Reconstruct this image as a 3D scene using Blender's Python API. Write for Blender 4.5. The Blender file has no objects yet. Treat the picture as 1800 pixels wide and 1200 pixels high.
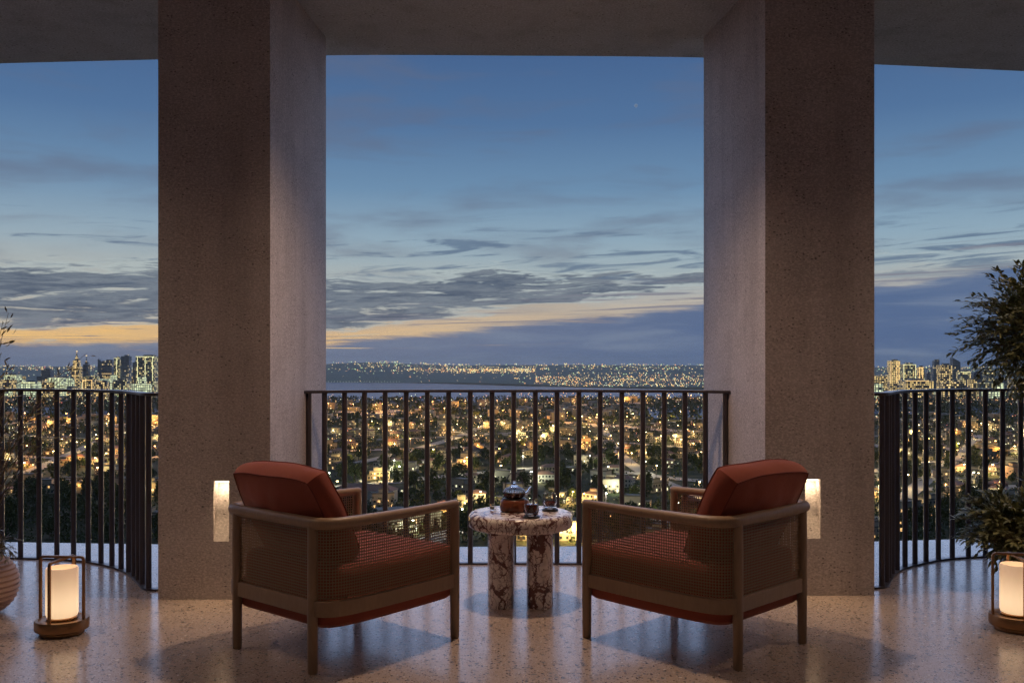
import bpy, bmesh, math, random
from mathutils import Vector, Matrix, noise as mnoise
R = math.radians
rnd = random.Random(7)
scene = bpy.context.scene
C = scene.collection

# ------------------------------------------------------------------ camera
F = 1700.0            # focal length in pixels of the 1800 px wide photograph
CH = 1.27             # eye height above the balcony floor
HZ = 640.0            # image row of the horizon
cam_d = bpy.data.cameras.new('camera')
cam_d.sensor_width = 36.0
cam_d.lens = 36.0 * F / 1800.0
cam_d.shift_y = 40.0 / 1800.0
cam_d.clip_start = 0.05
cam_d.clip_end = 60000.0
cam = bpy.data.objects.new('camera', cam_d)
cam.location = (0, 0, CH)
cam.rotation_euler = (R(90), 0, 0)
C.objects.link(cam)
scene.camera = cam

# ------------------------------------------------------------------ world: dusk sky
def lin(c):
    return tuple(((v/255.0)/12.92 if v/255.0 <= 0.04045 else ((v/255.0+0.055)/1.055)**2.4) for v in c) + (1.0,)

class NT:
    """tiny helper round a node tree"""
    def __init__(self, nt): self.nt = nt; self.n = nt.nodes; self.l = nt.links
    def new(self, typ, **kw):
        nd = self.n.new(typ)
        for k, v in kw.items():
            if hasattr(nd, k): setattr(nd, k, v)
        return nd
    def put(self, sock, val):
        if val is None: return
        if hasattr(val, 'is_output') or hasattr(val, 'links'): self.l.new(val, sock)
        else: sock.default_value = val
    def m(self, op, a, b=None, c=None, clamp=False):
        nd = self.new('ShaderNodeMath', operation=op); nd.use_clamp = clamp
        self.put(nd.inputs[0], a)
        if b is not None: self.put(nd.inputs[1], b)
        if c is not None: self.put(nd.inputs[2], c)
        return nd.outputs[0]
    def ss(self, v, a, b):                       # smoothstep from a to b (a may exceed b)
        nd = self.new('ShaderNodeMapRange', interpolation_type='SMOOTHSTEP')
        self.put(nd.inputs['Value'], v)
        if isinstance(a, (int, float)) and isinstance(b, (int, float)) and a > b:
            nd.inputs['From Min'].default_value = b; nd.inputs['From Max'].default_value = a
            nd.inputs['To Min'].default_value = 1; nd.inputs['To Max'].default_value = 0
        else:
            self.put(nd.inputs['From Min'], a); self.put(nd.inputs['From Max'], b)
        return nd.outputs['Result']
    def mix(self, f, a, b, blend='MIX'):
        nd = self.new('ShaderNodeMix', data_type='RGBA', blend_type=blend)
        self.put(nd.inputs[0], f); self.put(nd.inputs[6], a); self.put(nd.inputs[7], b)
        return nd.outputs[2]
    def noise(self, vec, scale, detail=4, rough=0.5, dist=0.0, col=False):
        nd = self.new('ShaderNodeTexNoise'); self.put(nd.inputs['Vector'], vec)
        nd.inputs['Scale'].default_value = scale; nd.inputs['Detail'].default_value = detail
        nd.inputs['Roughness'].default_value = rough; nd.inputs['Distortion'].default_value = dist
        return nd.outputs['Color' if col else 'Fac']
    def vor(self, vec, scale, feature='F1', out='Distance', rand=1.0):
        nd = self.new('ShaderNodeTexVoronoi', feature=feature); self.put(nd.inputs['Vector'], vec)
        nd.inputs['Scale'].default_value = scale; nd.inputs['Randomness'].default_value = rand
        return nd.outputs[out]
    def ramp(self, f, stops, interp='LINEAR'):
        nd = self.new('ShaderNodeValToRGB'); cr = nd.color_ramp; cr.interpolation = interp
        while len(cr.elements) < len(stops): cr.elements.new(0.5)
        for e, (p, c) in zip(cr.elements, stops): e.position = p; e.color = c
        self.put(nd.inputs[0], f)
        return nd.outputs[0]
    def comb(self, x, y, z):
        nd = self.new('ShaderNodeCombineXYZ')
        for s, v in zip(nd.inputs, (x, y, z)): self.put(s, v)
        return nd.outputs[0]

world = bpy.data.worlds.new('World'); scene.world = world; world.use_nodes = True
def build_sky():
    W = NT(world.node_tree); W.n.clear()
    out = W.new('ShaderNodeOutputWorld'); bg = W.new('ShaderNodeBackground')
    W.l.new(bg.outputs[0], out.inputs[0])
    tc = W.new('ShaderNodeTexCoord'); sep = W.new('ShaderNodeSeparateXYZ')
    W.l.new(tc.outputs['Generated'], sep.inputs[0])
    x, y, z = sep.outputs
    h = W.m('SQRT', W.m('ADD', W.m('MULTIPLY', x, x), W.m('ADD', W.m('MULTIPLY', y, y), 1e-6)))
    t = W.m('MAXIMUM', W.m('DIVIDE', z, h), 0.0)
    az = W.m('ARCTAN2', x, y)
    azc = W.m('MAXIMUM', W.m('MINIMUM', az, 0.55), -0.62)
    # clear sky by elevation
    stops = [(0.0, (112,120,146)), (0.06, (122,132,156)), (0.14, (150,164,176)), (0.24, (158,176,184)), (0.32, (142,168,186)),
             (0.45, (108,142,174)), (0.62, (82,115,156)), (0.82, (68,98,142)), (1.0, (60,88,134))]
    sky = W.ramp(W.m('DIVIDE', t, 0.40, clamp=True), [(p, lin(c)) for p, c in stops])
    # thin high veils
    veil = W.noise(W.comb(W.m('MULTIPLY', az, 3.0), W.m('MULTIPLY', t, 16.0), 3.3), 1.6, 4, 0.55, 0.3)
    sky = W.mix(W.m('MULTIPLY', W.ss(veil, 0.46, 0.70), 0.5), sky, lin((98,106,128)))
    # upper edge of the low haze bank climbs towards the right
    e1 = W.m('MULTIPLY', W.m('MAXIMUM', W.m('ADD', azc, 0.2), 0.0), 0.105)
    wob = W.noise(W.comb(W.m('MULTIPLY', az, 6.0), W.m('MULTIPLY', t, 90.0), 9.1), 1.0, 6, 0.65, 0.6)
    edge = W.m('ADD', W.m('ADD', 0.020, e1), W.m('MULTIPLY', W.m('SUBTRACT', wob, 0.5), 0.034))
    rel = W.m('SUBTRACT', t, edge)
    # afterglow sits just above the bank and fades to the right
    azf = W.ss(azc, 0.55, -0.45)
    gw = W.m('ADD', 0.006, W.m('MULTIPLY', azf, 0.028))
    glow = W.m('POWER', 2.718, W.m('MULTIPLY', W.m('DIVIDE', W.m('ABSOLUTE', rel), gw), -1.0))
    glow = W.m('MULTIPLY', glow, W.m('ADD', 0.32, W.m('MULTIPLY', azf, 0.80)), clamp=True)
    sky = W.mix(glow, sky, W.mix(W.ss(azc, -0.35, 0.15), lin((238,192,122)), lin((222,194,154))))
    # slate cloud deck
    cvec = W.comb(W.m('MULTIPLY', az, 6.0), W.m('MULTIPLY', W.m('SUBTRACT', t, W.m('MULTIPLY', az, 0.030)), 52.0), 0.7)
    n1 = W.noise(cvec, 1.0, 7, 0.62, 0.9)
    n2 = W.noise(cvec, 3.6, 5, 0.65, 0.5)
    nn = W.m('ADD', W.m('MULTIPLY', n1, 0.62), W.m('MULTIPLY', n2, 0.38))
    prof = W.m('MULTIPLY', W.ss(rel, 0.004, 0.026), W.ss(t, 0.114, 0.078))
    dens = W.m('ADD', nn, W.m('MULTIPLY', W.m('SUBTRACT', prof, 0.74), 0.26))
    lit = W.m('MULTIPLY', W.ss(dens, 0.41, 0.475), W.ss(t, 0.135, 0.09))
    sky = W.mix(W.m('MULTIPLY', lit, 0.55), sky, lin((178,190,190)))
    dark = W.ss(dens, 0.47, 0.54)
    ccol = W.mix(W.ss(n2, 0.33, 0.66), lin((64,78,102)), lin((116,126,138)))
    sky = W.mix(W.m('MULTIPLY', dark, 0.92), sky, ccol)
    # high wisps, mostly to the right
    wv = W.comb(W.m('MULTIPLY', az, 9.0), W.m('MULTIPLY', W.m('SUBTRACT', t, W.m('MULTIPLY', az, 0.05)), 105.0), 5.5)
    w1 = W.noise(wv, 1.0, 8, 0.6, 0.8)
    wp = W.m('MULTIPLY', W.ss(t, 0.07, 0.10), W.ss(t, 0.165, 0.115))
    wis = W.m('MULTIPLY', W.ss(W.m('ADD', w1, W.m('MULTIPLY', azc, 0.10)), 0.53, 0.66), wp)
    sky = W.mix(W.m('MULTIPLY', wis, 0.75), sky, lin((84,106,134)))
    st = W.noise(W.comb(W.m('MULTIPLY', az, 4.5), W.m('MULTIPLY', W.m('SUBTRACT', t, W.m('MULTIPLY', az, 0.02)), 190.0), 6.6), 1.0, 6, 0.62, 0.7)
    stm = W.m('MULTIPLY', W.ss(st, 0.52, 0.62), W.m('MULTIPLY', W.ss(rel, 0.040, 0.012), W.ss(rel, -0.006, 0.002)))
    sky = W.mix(W.m('MULTIPLY', stm, 0.75), sky, lin((122,122,136)))
    # haze bank on the horizon, with a few thin glowing slits
    bank = W.ss(rel, 0.0045, -0.0055)
    bcol = W.mix(W.ss(azc, -0.2, 0.35), lin((104,116,143)), lin((82,104,142)))
    sv = W.noise(W.comb(W.m('MULTIPLY', az, 5.0), W.m('MULTIPLY', t, 210.0), 2.2), 1.0, 5, 0.6, 0.5)
    slit = W.m('MULTIPLY', W.m('MULTIPLY', W.ss(sv, 0.60, 0.66), W.ss(rel, -0.030, -0.004)), W.m('MULTIPLY', azf, 0.9))
    bv = W.noise(W.comb(W.m('MULTIPLY', az, 5.0), W.m('MULTIPLY', t, 48.0), 1.2), 1.0, 6, 0.6, 0.6)
    bcol = W.mix(W.m('MULTIPLY', W.ss(bv, 0.45, 0.7), 0.6), bcol, lin((124,138,160)))
    bcol = W.mix(slit, bcol, lin((236,196,134)))
    sky = W.mix(W.m('MULTIPLY', bank, 0.97), sky, bcol)
    W.l.new(sky, bg.inputs[0]); bg.inputs[1].default_value = 1.0
build_sky()

# the last of the daylight: a very soft, low and bluish sun from over the sea
sun_d = bpy.data.lights.new('dusk_sun', 'SUN')
sun_d.energy = 1.9; sun_d.angle = R(125); sun_d.color = (0.54, 0.66, 1.0)
sun = bpy.data.objects.new('dusk_sun', sun_d); C.objects.link(sun)
sun.rotation_euler = Vector((0.04, -0.91, -0.41)).to_track_quat('-Z', 'Y').to_euler()

vs = scene.view_settings
vs.view_transform = 'Standard'; vs.look = 'None'; vs.exposure = 0.0; vs.gamma = 1.0; vs.use_curve_mapping = False
scene.render.engine = 'CYCLES'
cy = scene.cycles
cy.use_denoising = True
try: cy.denoiser = 'OPENIMAGEDENOISE'
except Exception: pass
cy.max_bounces = 6; cy.diffuse_bounces = 3; cy.glossy_bounces = 3; cy.transparent_max_bounces = 10; cy.sample_clamp_indirect = 4.0
cy.use_light_tree = True
cy.use_adaptive_sampling = True; cy.adaptive_threshold = 0.045; cy.adaptive_min_samples = 24
world.cycles.sampling_method = 'MANUAL'; world.cycles.sample_map_resolution = 512

# ------------------------------------------------------------------ projection helpers (used to lay things out from the plan)
def P(px, py, z=0.0):
    d = F * (CH - z) / (py - HZ)
    return Vector(((px - 900.0) * d / F, d, z))
def PD(px, py, d):
    return Vector(((px - 900.0) * d / F, d, CH - (py - HZ) * d / F))
def to_px(v):
    return 900.0 + v[0] * F / v[1], HZ + (CH - v[2]) * F / v[1]

# ------------------------------------------------------------------ object helpers
def link(name, me, mat=None, parent=None, loc=None, rz=None, smooth=False):
    o = bpy.data.objects.new(name, me); C.objects.link(o)
    if mat is not None and me is not None and len(me.materials) == 0: me.materials.append(mat)
    if parent is not None: o.parent = parent
    if loc is not None: o.location = loc
    if rz is not None: o.rotation_euler = (0, 0, rz)
    if smooth: shade(me)
    return o
def shade(me, ang=40):
    for p in me.polygons: p.use_smooth = True
    try: me.set_sharp_from_angle(angle=R(ang))
    except Exception: pass
def tag(o, label=None, cat=None, group=None, kind=None):
    if label: o['label'] = label
    if cat: o['category'] = cat
    if group: o['group'] = group
    if kind: o['kind'] = kind
    return o
def empty(name, loc=(0, 0, 0), rz=0.0):
    o = bpy.data.objects.new(name, None); o.empty_display_size = 0.1
    C.objects.link(o); o.location = loc; o.rotation_euler = (0, 0, rz)
    return o

class MB:
    def __init__(self): self.v = []; self.f = []; self.uv = {}
    def add(self, vs, fs):
        b = len(self.v); self.v += [tuple(p) for p in vs]; self.f += [tuple(i + b for i in q) for q in fs]
    def box(self, c, s, rz=0.0, M=None):
        hx, hy, hz = s[0]/2, s[1]/2, s[2]/2
        pts = [Vector((sx*hx, sy*hy, sz*hz)) for sz in (-1, 1) for sx, sy in ((-1,-1),(1,-1),(1,1),(-1,1))]
        if rz: pts = [Matrix.Rotation(rz, 3, 'Z') @ p for p in pts]
        pts = [p + Vector(c) for p in pts]
        if M is not None: pts = [M @ p for p in pts]
        self.add(pts, [(3,2,1,0),(4,5,6,7),(0,1,5,4),(1,2,6,5),(2,3,7,6),(3,0,4,7)])
    def prism(self, poly, z0, z1):
        n = len(poly)
        self.add([(p[0], p[1], z0) for p in poly] + [(p[0], p[1], z1) for p in poly],
                 [tuple(range(n-1, -1, -1)), tuple(range(n, 2*n))] + [(i, (i+1) % n, n+(i+1) % n, n+i) for i in range(n)])
    def tube(self, path, rad, n=10, closed=False, flat=None):
        """rad: number or list; flat=(a,b): rectangular section a wide b high"""
        path = [Vector(p) for p in path]; m = len(path)
        rings = []
        prev = None
        for i, p in enumerate(path):
            if closed: tg = path[(i+1) % m] - path[i-1]
            else: tg = path[min(i+1, m-1)] - path[max(i-1, 0)]
            tg = tg.normalized() if tg.length > 1e-9 else Vector((0, 0, 1))
            up = Vector((0, 0, 1)) if abs(tg.z) < 0.95 else Vector((0, 1, 0))
            if prev is not None and abs(tg.z) >= 0.6: up = prev
            sx = tg.cross(up).normalized(); sy = sx.cross(tg).normalized(); prev = sy
            if flat:
                a, b = flat[0]/2, flat[1]/2
                rings.append([p + sx*u*a + sy*w*b for u, w in ((-1,-1),(1,-1),(1,1),(-1,1))])
            else:
                r = rad[i] if isinstance(rad, (list, tuple)) else rad
                rings.append([p + (sx*math.cos(2*math.pi*k/n) + sy*math.sin(2*math.pi*k/n))*r for k in range(n)])
        k = len(rings[0]); vs_ = [q for r in rings for q in r]; fs = []
        for i in range(m if closed else m-1):
            j = (i+1) % m
            for a in range(k):
                b = (a+1) % k
                fs.append((i*k+a, i*k+b, j*k+b, j*k+a))
        if not closed:
            fs.append(tuple(range(k-1, -1, -1))); fs.append(tuple((m-1)*k + a for a in range(k)))
        self.add(vs_, fs)
    def lathe(self, prof, n=32, c=(0, 0, 0), sx=1.0, sy=1.0, cap=True):
        vs_ = []; fs = []
        for r, z in prof:
            for k in range(n):
                a = 2*math.pi*k/n
                vs_.append((c[0] + r*math.cos(a)*sx, c[1] + r*math.sin(a)*sy, c[2] + z))
        for i in range(len(prof)-1):
            for k in range(n):
                j = (k+1) % n
                fs.append((i*n+k, i*n+j, (i+1)*n+j, (i+1)*n+k))
        if cap:
            fs.append(tuple(range(n-1, -1, -1))); fs.append(tuple((len(prof)-1)*n + k for k in range(n)))
        self.add(vs_, fs)
    def mesh(self, name='mesh'):
        me = bpy.data.meshes.new(name); me.from_pydata(self.v, [], self.f); me.update()
        return me
    def build(self, name, mat=None, parent=None, smooth=False, loc=None, rz=None, bevel=0.0, seg=2):
        me = self.mesh(name)
        if bevel > 0:
            bm = bmesh.new(); bm.from_mesh(me)
            bmesh.ops.bevel(bm, geom=[e for e in bm.edges if len(e.link_faces) == 2 and e.calc_face_angle(0) > R(35)],
                            offset=bevel, segments=seg, affect='EDGES', profile=0.5)
            bm.to_mesh(me); bm.free()
        return link(name, me, mat, parent, loc, rz, smooth)

def spline(pts, n=8):
    pts = [Vector(p) for p in pts]; out = []
    for i in range(len(pts)-1):
        p0 = pts[max(i-1, 0)]; p1 = pts[i]; p2 = pts[i+1]; p3 = pts[min(i+2, len(pts)-1)]
        for k in range(n):
            t = k/n
            out.append(0.5*((2*p1) + (p2-p0)*t + (2*p0-5*p1+4*p2-p3)*t*t + (3*p1-p0-3*p2+p3)*t**3))
    out.append(pts[-1]); return out
def resample(path, step, start=0.0):
    out = []; nxt = start; acc = 0.0
    for a, b in zip(path, path[1:]):
        L = (b-a).length
        while nxt <= acc + L + 1e-9:
            out.append(a.lerp(b, (nxt-acc)/max(L, 1e-9))); nxt += step
        acc += L
    return out

# ------------------------------------------------------------------ materials
def material(name):
    m = bpy.data.materials.new(name); m.use_nodes = True
    nt = NT(m.node_tree); b = nt.n['Principled BSDF']
    return m, nt, b
def obj_co(nt): return nt.new('ShaderNodeTexCoord').outputs['Object']
def bump(nt, b, height, strength=0.3, dist=0.01):
    bp = nt.new('ShaderNodeBump'); bp.inputs['Strength'].default_value = strength; bp.inputs['Distance'].default_value = dist
    nt.put(bp.inputs['Height'], height); nt.l.new(bp.outputs[0], b.inputs['Normal'])
def simple(name, col, rough=0.5, metal=0.0, var=0.0, scale=20.0, bmp=0.0, **kw):
    m, nt, b = material(name)
    b.inputs['Roughness'].default_value = rough; b.inputs['Metallic'].default_value = metal
    c = tuple(col) + (1,)
    if var > 0 or bmp > 0:
        n = nt.noise(obj_co(nt), scale, 5, 0.6)
        if var > 0:
            lo = tuple(v*(1-var) for v in col) + (1,); hi = tuple(min(1, v*(1+var)) for v in col) + (1,)
            nt.put(b.inputs['Base Color'], nt.mix(n, lo, hi))
        else: b.inputs['Base Color'].default_value = c
        if bmp > 0: bump(nt, b, n, bmp, 0.01)
    else: b.inputs['Base Color'].default_value = c
    for k, v in kw.items(): b.inputs[k].default_value = v
    return m
def emissive(name, col, strength, base=(0.5, 0.5, 0.5), sampled=False):
    m, nt, b = material(name)
    if not sampled: m.cycles.emission_sampling = 'NONE'
    b.inputs['Base Color'].default_value = tuple(base) + (1,)
    b.inputs['Emission Color'].default_value = tuple(col) + (1,); b.inputs['Emission Strength'].default_value = strength
    return m

def mat_terrazzo():
    m, nt, b = material('terrazzo'); co = obj_co(nt)
    big = nt.noise(co, 0.9, 4, 0.55)
    fine = nt.noise(co, 60, 3, 0.6)
    base = nt.mix(big, (0.42, 0.325, 0.275, 1), (0.53, 0.42, 0.36, 1))
    base = nt.mix(nt.m('MULTIPLY', fine, 0.35), base, (0.58, 0.50, 0.45, 1))
    wob = nt.new('ShaderNodeVectorMath', operation='MULTIPLY_ADD')
    nt.put(wob.inputs[0], nt.noise(co, 45, 2, 0.5, col=True)); wob.inputs[1].default_value = (0.012,)*3; nt.put(wob.inputs[2], co)
    hsum = None
    for sc, thr, cdark, clite in ((42, 0.42, (0.05,0.045,0.042,1), (0.64,0.56,0.50,1)), (76, 0.46, (0.06,0.05,0.045,1), (0.28,0.205,0.18,1)), (150, 0.45, (0.13,0.10,0.09,1), (0.72,0.65,0.60,1))):
        v = nt.new('ShaderNodeTexVoronoi'); nt.put(v.inputs['Vector'], wob.outputs[0]); v.inputs['Scale'].default_value = sc
        sp = nt.new('ShaderNodeSeparateColor'); nt.l.new(v.outputs['Color'], sp.inputs[0])
        rad = nt.m('MULTIPLY', sp.outputs[0], thr)
        chip = nt.m('MULTIPLY', nt.ss(nt.m('SUBTRACT', v.outputs['Distance'], rad), 0.03, -0.03), nt.ss(sp.outputs[1], 0.22, 0.32))
        base = nt.mix(nt.m('MULTIPLY', chip, 0.92), base, nt.mix(nt.ss(sp.outputs[2], 0.55, 0.70), cdark, clite))
        if hsum is None: hsum = chip
    nt.put(b.inputs['Base Color'], base)
    rg = nt.m('ADD', 0.15, nt.m('MULTIPLY', nt.noise(co, 7, 3, 0.6), 0.12))
    nt.put(b.inputs['Roughness'], nt.m('ADD', rg, nt.m('MULTIPLY', hsum, 0.10)))
    b.inputs['Specular IOR Level'].default_value = 0.55
    hh = nt.m('ADD', nt.m('MULTIPLY', nt.noise(co, 9, 3, 0.5), 0.6), nt.m('MULTIPLY', hsum, -0.22))
    bump(nt, b, hh, 0.22, 0.003)
    return m
def mat_stone(name, c0, c1):
    m, nt, b = material(name); co = obj_co(nt)
    st = nt.new('ShaderNodeMapping'); nt.l.new(co, st.inputs[0]); st.inputs['Scale'].default_value = (1, 1, 1.6)
    a = nt.noise(st.outputs[0], 3.0, 6, 0.6)
    g = nt.noise(st.outputs[0], 70, 4, 0.65)
    col = nt.mix(nt.ss(a, 0.3, 0.7), c0, c1)
    col = nt.mix(nt.m('MULTIPLY', nt.ss(g, 0.44, 0.62), 0.7), col, tuple(v*1.4 for v in c1[:3]) + (1,))
    run = nt.new('ShaderNodeMapping'); nt.l.new(co, run.inputs[0]); run.inputs['Scale'].default_value = (5.0, 5.0, 0.45)
    col = nt.mix(nt.m('MULTIPLY', nt.ss(nt.noise(run.outputs[0], 1.0, 4, 0.6), 0.45, 0.75), 0.35), col, tuple(v*0.62 for v in c0[:3]) + (1,))
    v = nt.new('ShaderNodeTexVoronoi'); nt.put(v.inputs['Vector'], st.outputs[0]); v.inputs['Scale'].default_value = 48
    sp = nt.new('ShaderNodeSeparateColor'); nt.l.new(v.outputs['Color'], sp.inputs[0])
    patch = nt.ss(nt.noise(st.outputs[0], 5.0, 4, 0.6), 0.42, 0.62)
    pit = nt.m('MULTIPLY', nt.ss(nt.m('SUBTRACT', v.outputs['Distance'], nt.m('MULTIPLY', sp.outputs[0], 0.34)), 0.04, -0.03),
               nt.m('MULTIPLY', nt.ss(sp.outputs[1], 0.55, 0.6), nt.m('ADD', 0.35, nt.m('MULTIPLY', patch, 0.65))))
    pit2 = nt.m('MULTIPLY', nt.ss(nt.noise(st.outputs[0], 120, 2, 0.5), 0.63, 0.72), 0.7)
    pits = nt.m('MAXIMUM', pit, pit2)
    col = nt.mix(nt.m('MULTIPLY', pits, 0.8), col, tuple(v*0.28 for v in c0[:3]) + (1,))
    nt.put(b.inputs['Base Color'], col); b.inputs['Roughness'].default_value = 0.85
    bump(nt, b, nt.m('SUBTRACT', nt.m('MULTIPLY', g, 0.5), pits), 0.5, 0.004)
    return m
def mat_marble():
    m, nt, b = material('violet_veined_marble'); co = obj_co(nt)
    w = nt.new('ShaderNodeVectorMath', operation='MULTIPLY_ADD')
    nt.put(w.inputs[0], nt.noise(co, 5.5, 5, 0.62, col=True)); w.inputs[1].default_value = (0.22,)*3; nt.put(w.inputs[2], co)
    mp = nt.new('ShaderNodeMapping'); nt.l.new(w.outputs[0], mp.inputs[0]); mp.inputs['Scale'].default_value = (1, 1, 0.62); mp.inputs['Rotation'].default_value = (0.3, 0.5, 0.2)
    e1 = nt.vor(mp.outputs[0], 13, 'DISTANCE_TO_EDGE'); e2 = nt.vor(mp.outputs[0], 26, 'DISTANCE_TO_EDGE')
    wid = nt.ss(nt.noise(co, 7, 3, 0.5), 0.35, 0.75)
    v1 = nt.ss(nt.m('SUBTRACT', e1, nt.m('MULTIPLY', wid, 0.12)), 0.045, -0.01)
    v2 = nt.m('MULTIPLY', nt.ss(e2, 0.075, 0.01), nt.ss(nt.noise(co, 9, 2, 0.5), 0.34, 0.48))
    body = nt.mix(nt.noise(co, 11, 4, 0.55), (0.74, 0.66, 0.61, 1), (0.88, 0.83, 0.79, 1))
    gr = nt.noise(co, 60, 4, 0.7)
    vein = nt.mix(gr, (0.045, 0.009, 0.009, 1), (0.19, 0.05, 0.042, 1))
    nt.put(b.inputs['Base Color'], nt.mix(nt.m('MULTIPLY', nt.m('MAXIMUM', v1, nt.m('MULTIPLY', v2, 0.85)), 0.93), body, vein))
    b.inputs['Roughness'].default_value = 0.22
    return m
def mat_wood(name, c0, c1, rough=0.42):
    m, nt, b = material(name); co = obj_co(nt)
    mp = nt.new('ShaderNodeMapping'); nt.l.new(co, mp.inputs[0]); mp.inputs['Scale'].default_value = (14, 14, 3.0)
    g = nt.noise(mp.outputs[0], 3.0, 6, 0.65, 1.2)
    g2 = nt.noise(mp.outputs[0], 14.0, 3, 0.6)
    nt.put(b.inputs['Base Color'], nt.mix(nt.m('ADD', nt.m('MULTIPLY', g, 0.75), nt.m('MULTIPLY', g2, 0.25)), c0, c1))
    b.inputs['Roughness'].default_value = rough
    bump(nt, b, g2, 0.12, 0.002)
    return m
def mat_fabric():
    m, nt, b = material('rust_velvet'); co = obj_co(nt)
    n = nt.noise(co, 9, 5, 0.6); f = nt.noise(co, 420, 2, 0.6)
    c = nt.mix(n, (0.20, 0.034, 0.020, 1), (0.32, 0.060, 0.034, 1))
    nt.put(b.inputs['Base Color'], nt.mix(nt.m('MULTIPLY', f, 0.4), c, (0.42, 0.11, 0.06, 1)))
    b.inputs['Roughness'].default_value = 0.85; b.inputs['Sheen Weight'].default_value = 0.5
    b.inputs['Sheen Tint'].default_value = (0.9, 0.45, 0.3, 1); b.inputs['Sheen Roughness'].default_value = 0.4
    bump(nt, b, nt.m('ADD', n, nt.m('MULTIPLY', f, 0.25)), 0.35, 0.006)
    return m
def mat_cane():
    m, nt, b = material('woven_cane')
    uv = nt.new('ShaderNodeUVMap'); uv.uv_map = 'UVMap'
    sp = nt.new('ShaderNodeSeparateXYZ'); nt.l.new(uv.outputs[0], sp.inputs[0])
    s = 1/0.0125
    fx = nt.m('ABSOLUTE', nt.m('SUBTRACT', nt.m('FRACT', nt.m('MULTIPLY', sp.outputs[0], s)), 0.5))
    fy = nt.m('ABSOLUTE', nt.m('SUBTRACT', nt.m('FRACT', nt.m('MULTIPLY', sp.outputs[1], s)), 0.5))
    d = nt.m('MAXIMUM', nt.m('MAXIMUM', fx, fy), nt.m('MULTIPLY', nt.m('ADD', fx, fy), 0.74))
    hole = nt.ss(d, 0.335, 0.305)
    nt.put(b.inputs['Base Color'], nt.mix(nt.noise(uv.outputs[0], 160, 3, 0.6), (0.20, 0.12, 0.065, 1), (0.38, 0.25, 0.15, 1)))
    b.inputs['Roughness'].default_value = 0.55
    bump(nt, b, nt.m('MULTIPLY', d, -1.0), 0.4, 0.002)
    tr = nt.new('ShaderNodeBsdfTransparent'); mx = nt.new('ShaderNodeMixShader')
    nt.put(mx.inputs[0], hole); nt.l.new(b.outputs[0], mx.inputs[1]); nt.l.new(tr.outputs[0], mx.inputs[2])
    nt.l.new(mx.outputs[0], nt.n['Material Output'].inputs[0])
    return m
def mat_glass(name, col=(1, 1, 1), rough=0.0):
    m, nt, b = material(name)
    b.inputs['Base Color'].default_value = tuple(col) + (1,); b.inputs['Transmission Weight'].default_value = 1.0
    b.inputs['Roughness'].default_value = rough; b.inputs['IOR'].default_value = 1.45
    return m
def mat_tower(name, wall, lit, thresh, cell, strength, tint=None):
    """facade whose lit windows give off light"""
    m, nt, b = material(name); co = obj_co(nt); m.cycles.emission_sampling = 'NONE'
    sp = nt.new('ShaderNodeSeparateXYZ'); nt.l.new(co, sp.inputs[0])
    u = nt.m('MULTIPLY', nt.m('ADD', sp.outputs[0], nt.m('MULTIPLY', sp.outputs[1], 1.13)), 1/cell[0]); w = nt.m('MULTIPLY', sp.outputs[2], 1/cell[1])
    cellv = nt.comb(nt.m('FLOOR', u), nt.m('FLOOR', w), 0.5)
    oi = nt.new('ShaderNodeObjectInfo')
    wn = nt.new('ShaderNodeTexWhiteNoise', noise_dimensions='4D'); nt.put(wn.inputs['Vector'], cellv); nt.put(wn.inputs['W'], nt.m('MULTIPLY', oi.outputs['Random'], 77.0))
    sc = nt.new('ShaderNodeSeparateColor'); nt.l.new(wn.outputs['Color'], sc.inputs[0])
    fx = nt.m('ABSOLUTE', nt.m('SUBTRACT', nt.m('FRACT', u), 0.5)); fy = nt.m('ABSOLUTE', nt.m('SUBTRACT', nt.m('FRACT', w), 0.5))
    win = nt.m('MULTIPLY', nt.m('LESS_THAN', fx, 0.34), nt.m('LESS_THAN', fy, 0.32))
    wf = nt.new('ShaderNodeTexWhiteNoise', noise_dimensions='2D'); nt.put(wf.inputs['Vector'], nt.comb(nt.m('FLOOR', w), nt.m('MULTIPLY', oi.outputs['Random'], 91.0), 0.0))
    big = nt.noise(nt.comb(nt.m('MULTIPLY', u, 0.16), nt.m('MULTIPLY', w, 0.16), nt.m('MULTIPLY', oi.outputs['Random'], 50.0)), 1.0, 2, 0.5)
    val = nt.m('ADD', nt.m('MULTIPLY', wn.outputs['Value'], 0.62), nt.m('ADD', nt.m('MULTIPLY', wf.outputs['Value'], 0.20), nt.m('MULTIPLY', big, 0.30)))
    on = nt.m('MULTIPLY', win, nt.m('GREATER_THAN', val, thresh))
    nt.put(b.inputs['Base Color'], nt.mix(win, tuple(wall) + (1,), (0.03, 0.035, 0.045, 1)))
    b.inputs['Roughness'].default_value = 0.5
    nt.put(b.inputs['Emission Color'], nt.mix(sc.outputs[0], tuple(lit) + (1,), tuple(tint or (1.0, 0.72, 0.28)) + (1,)))
    nt.put(b.inputs['Emission Strength'], nt.m('MULTIPLY', on, nt.m('MULTIPLY', nt.m('ADD', 0.25, sc.outputs[1]), strength)))
    return m
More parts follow.
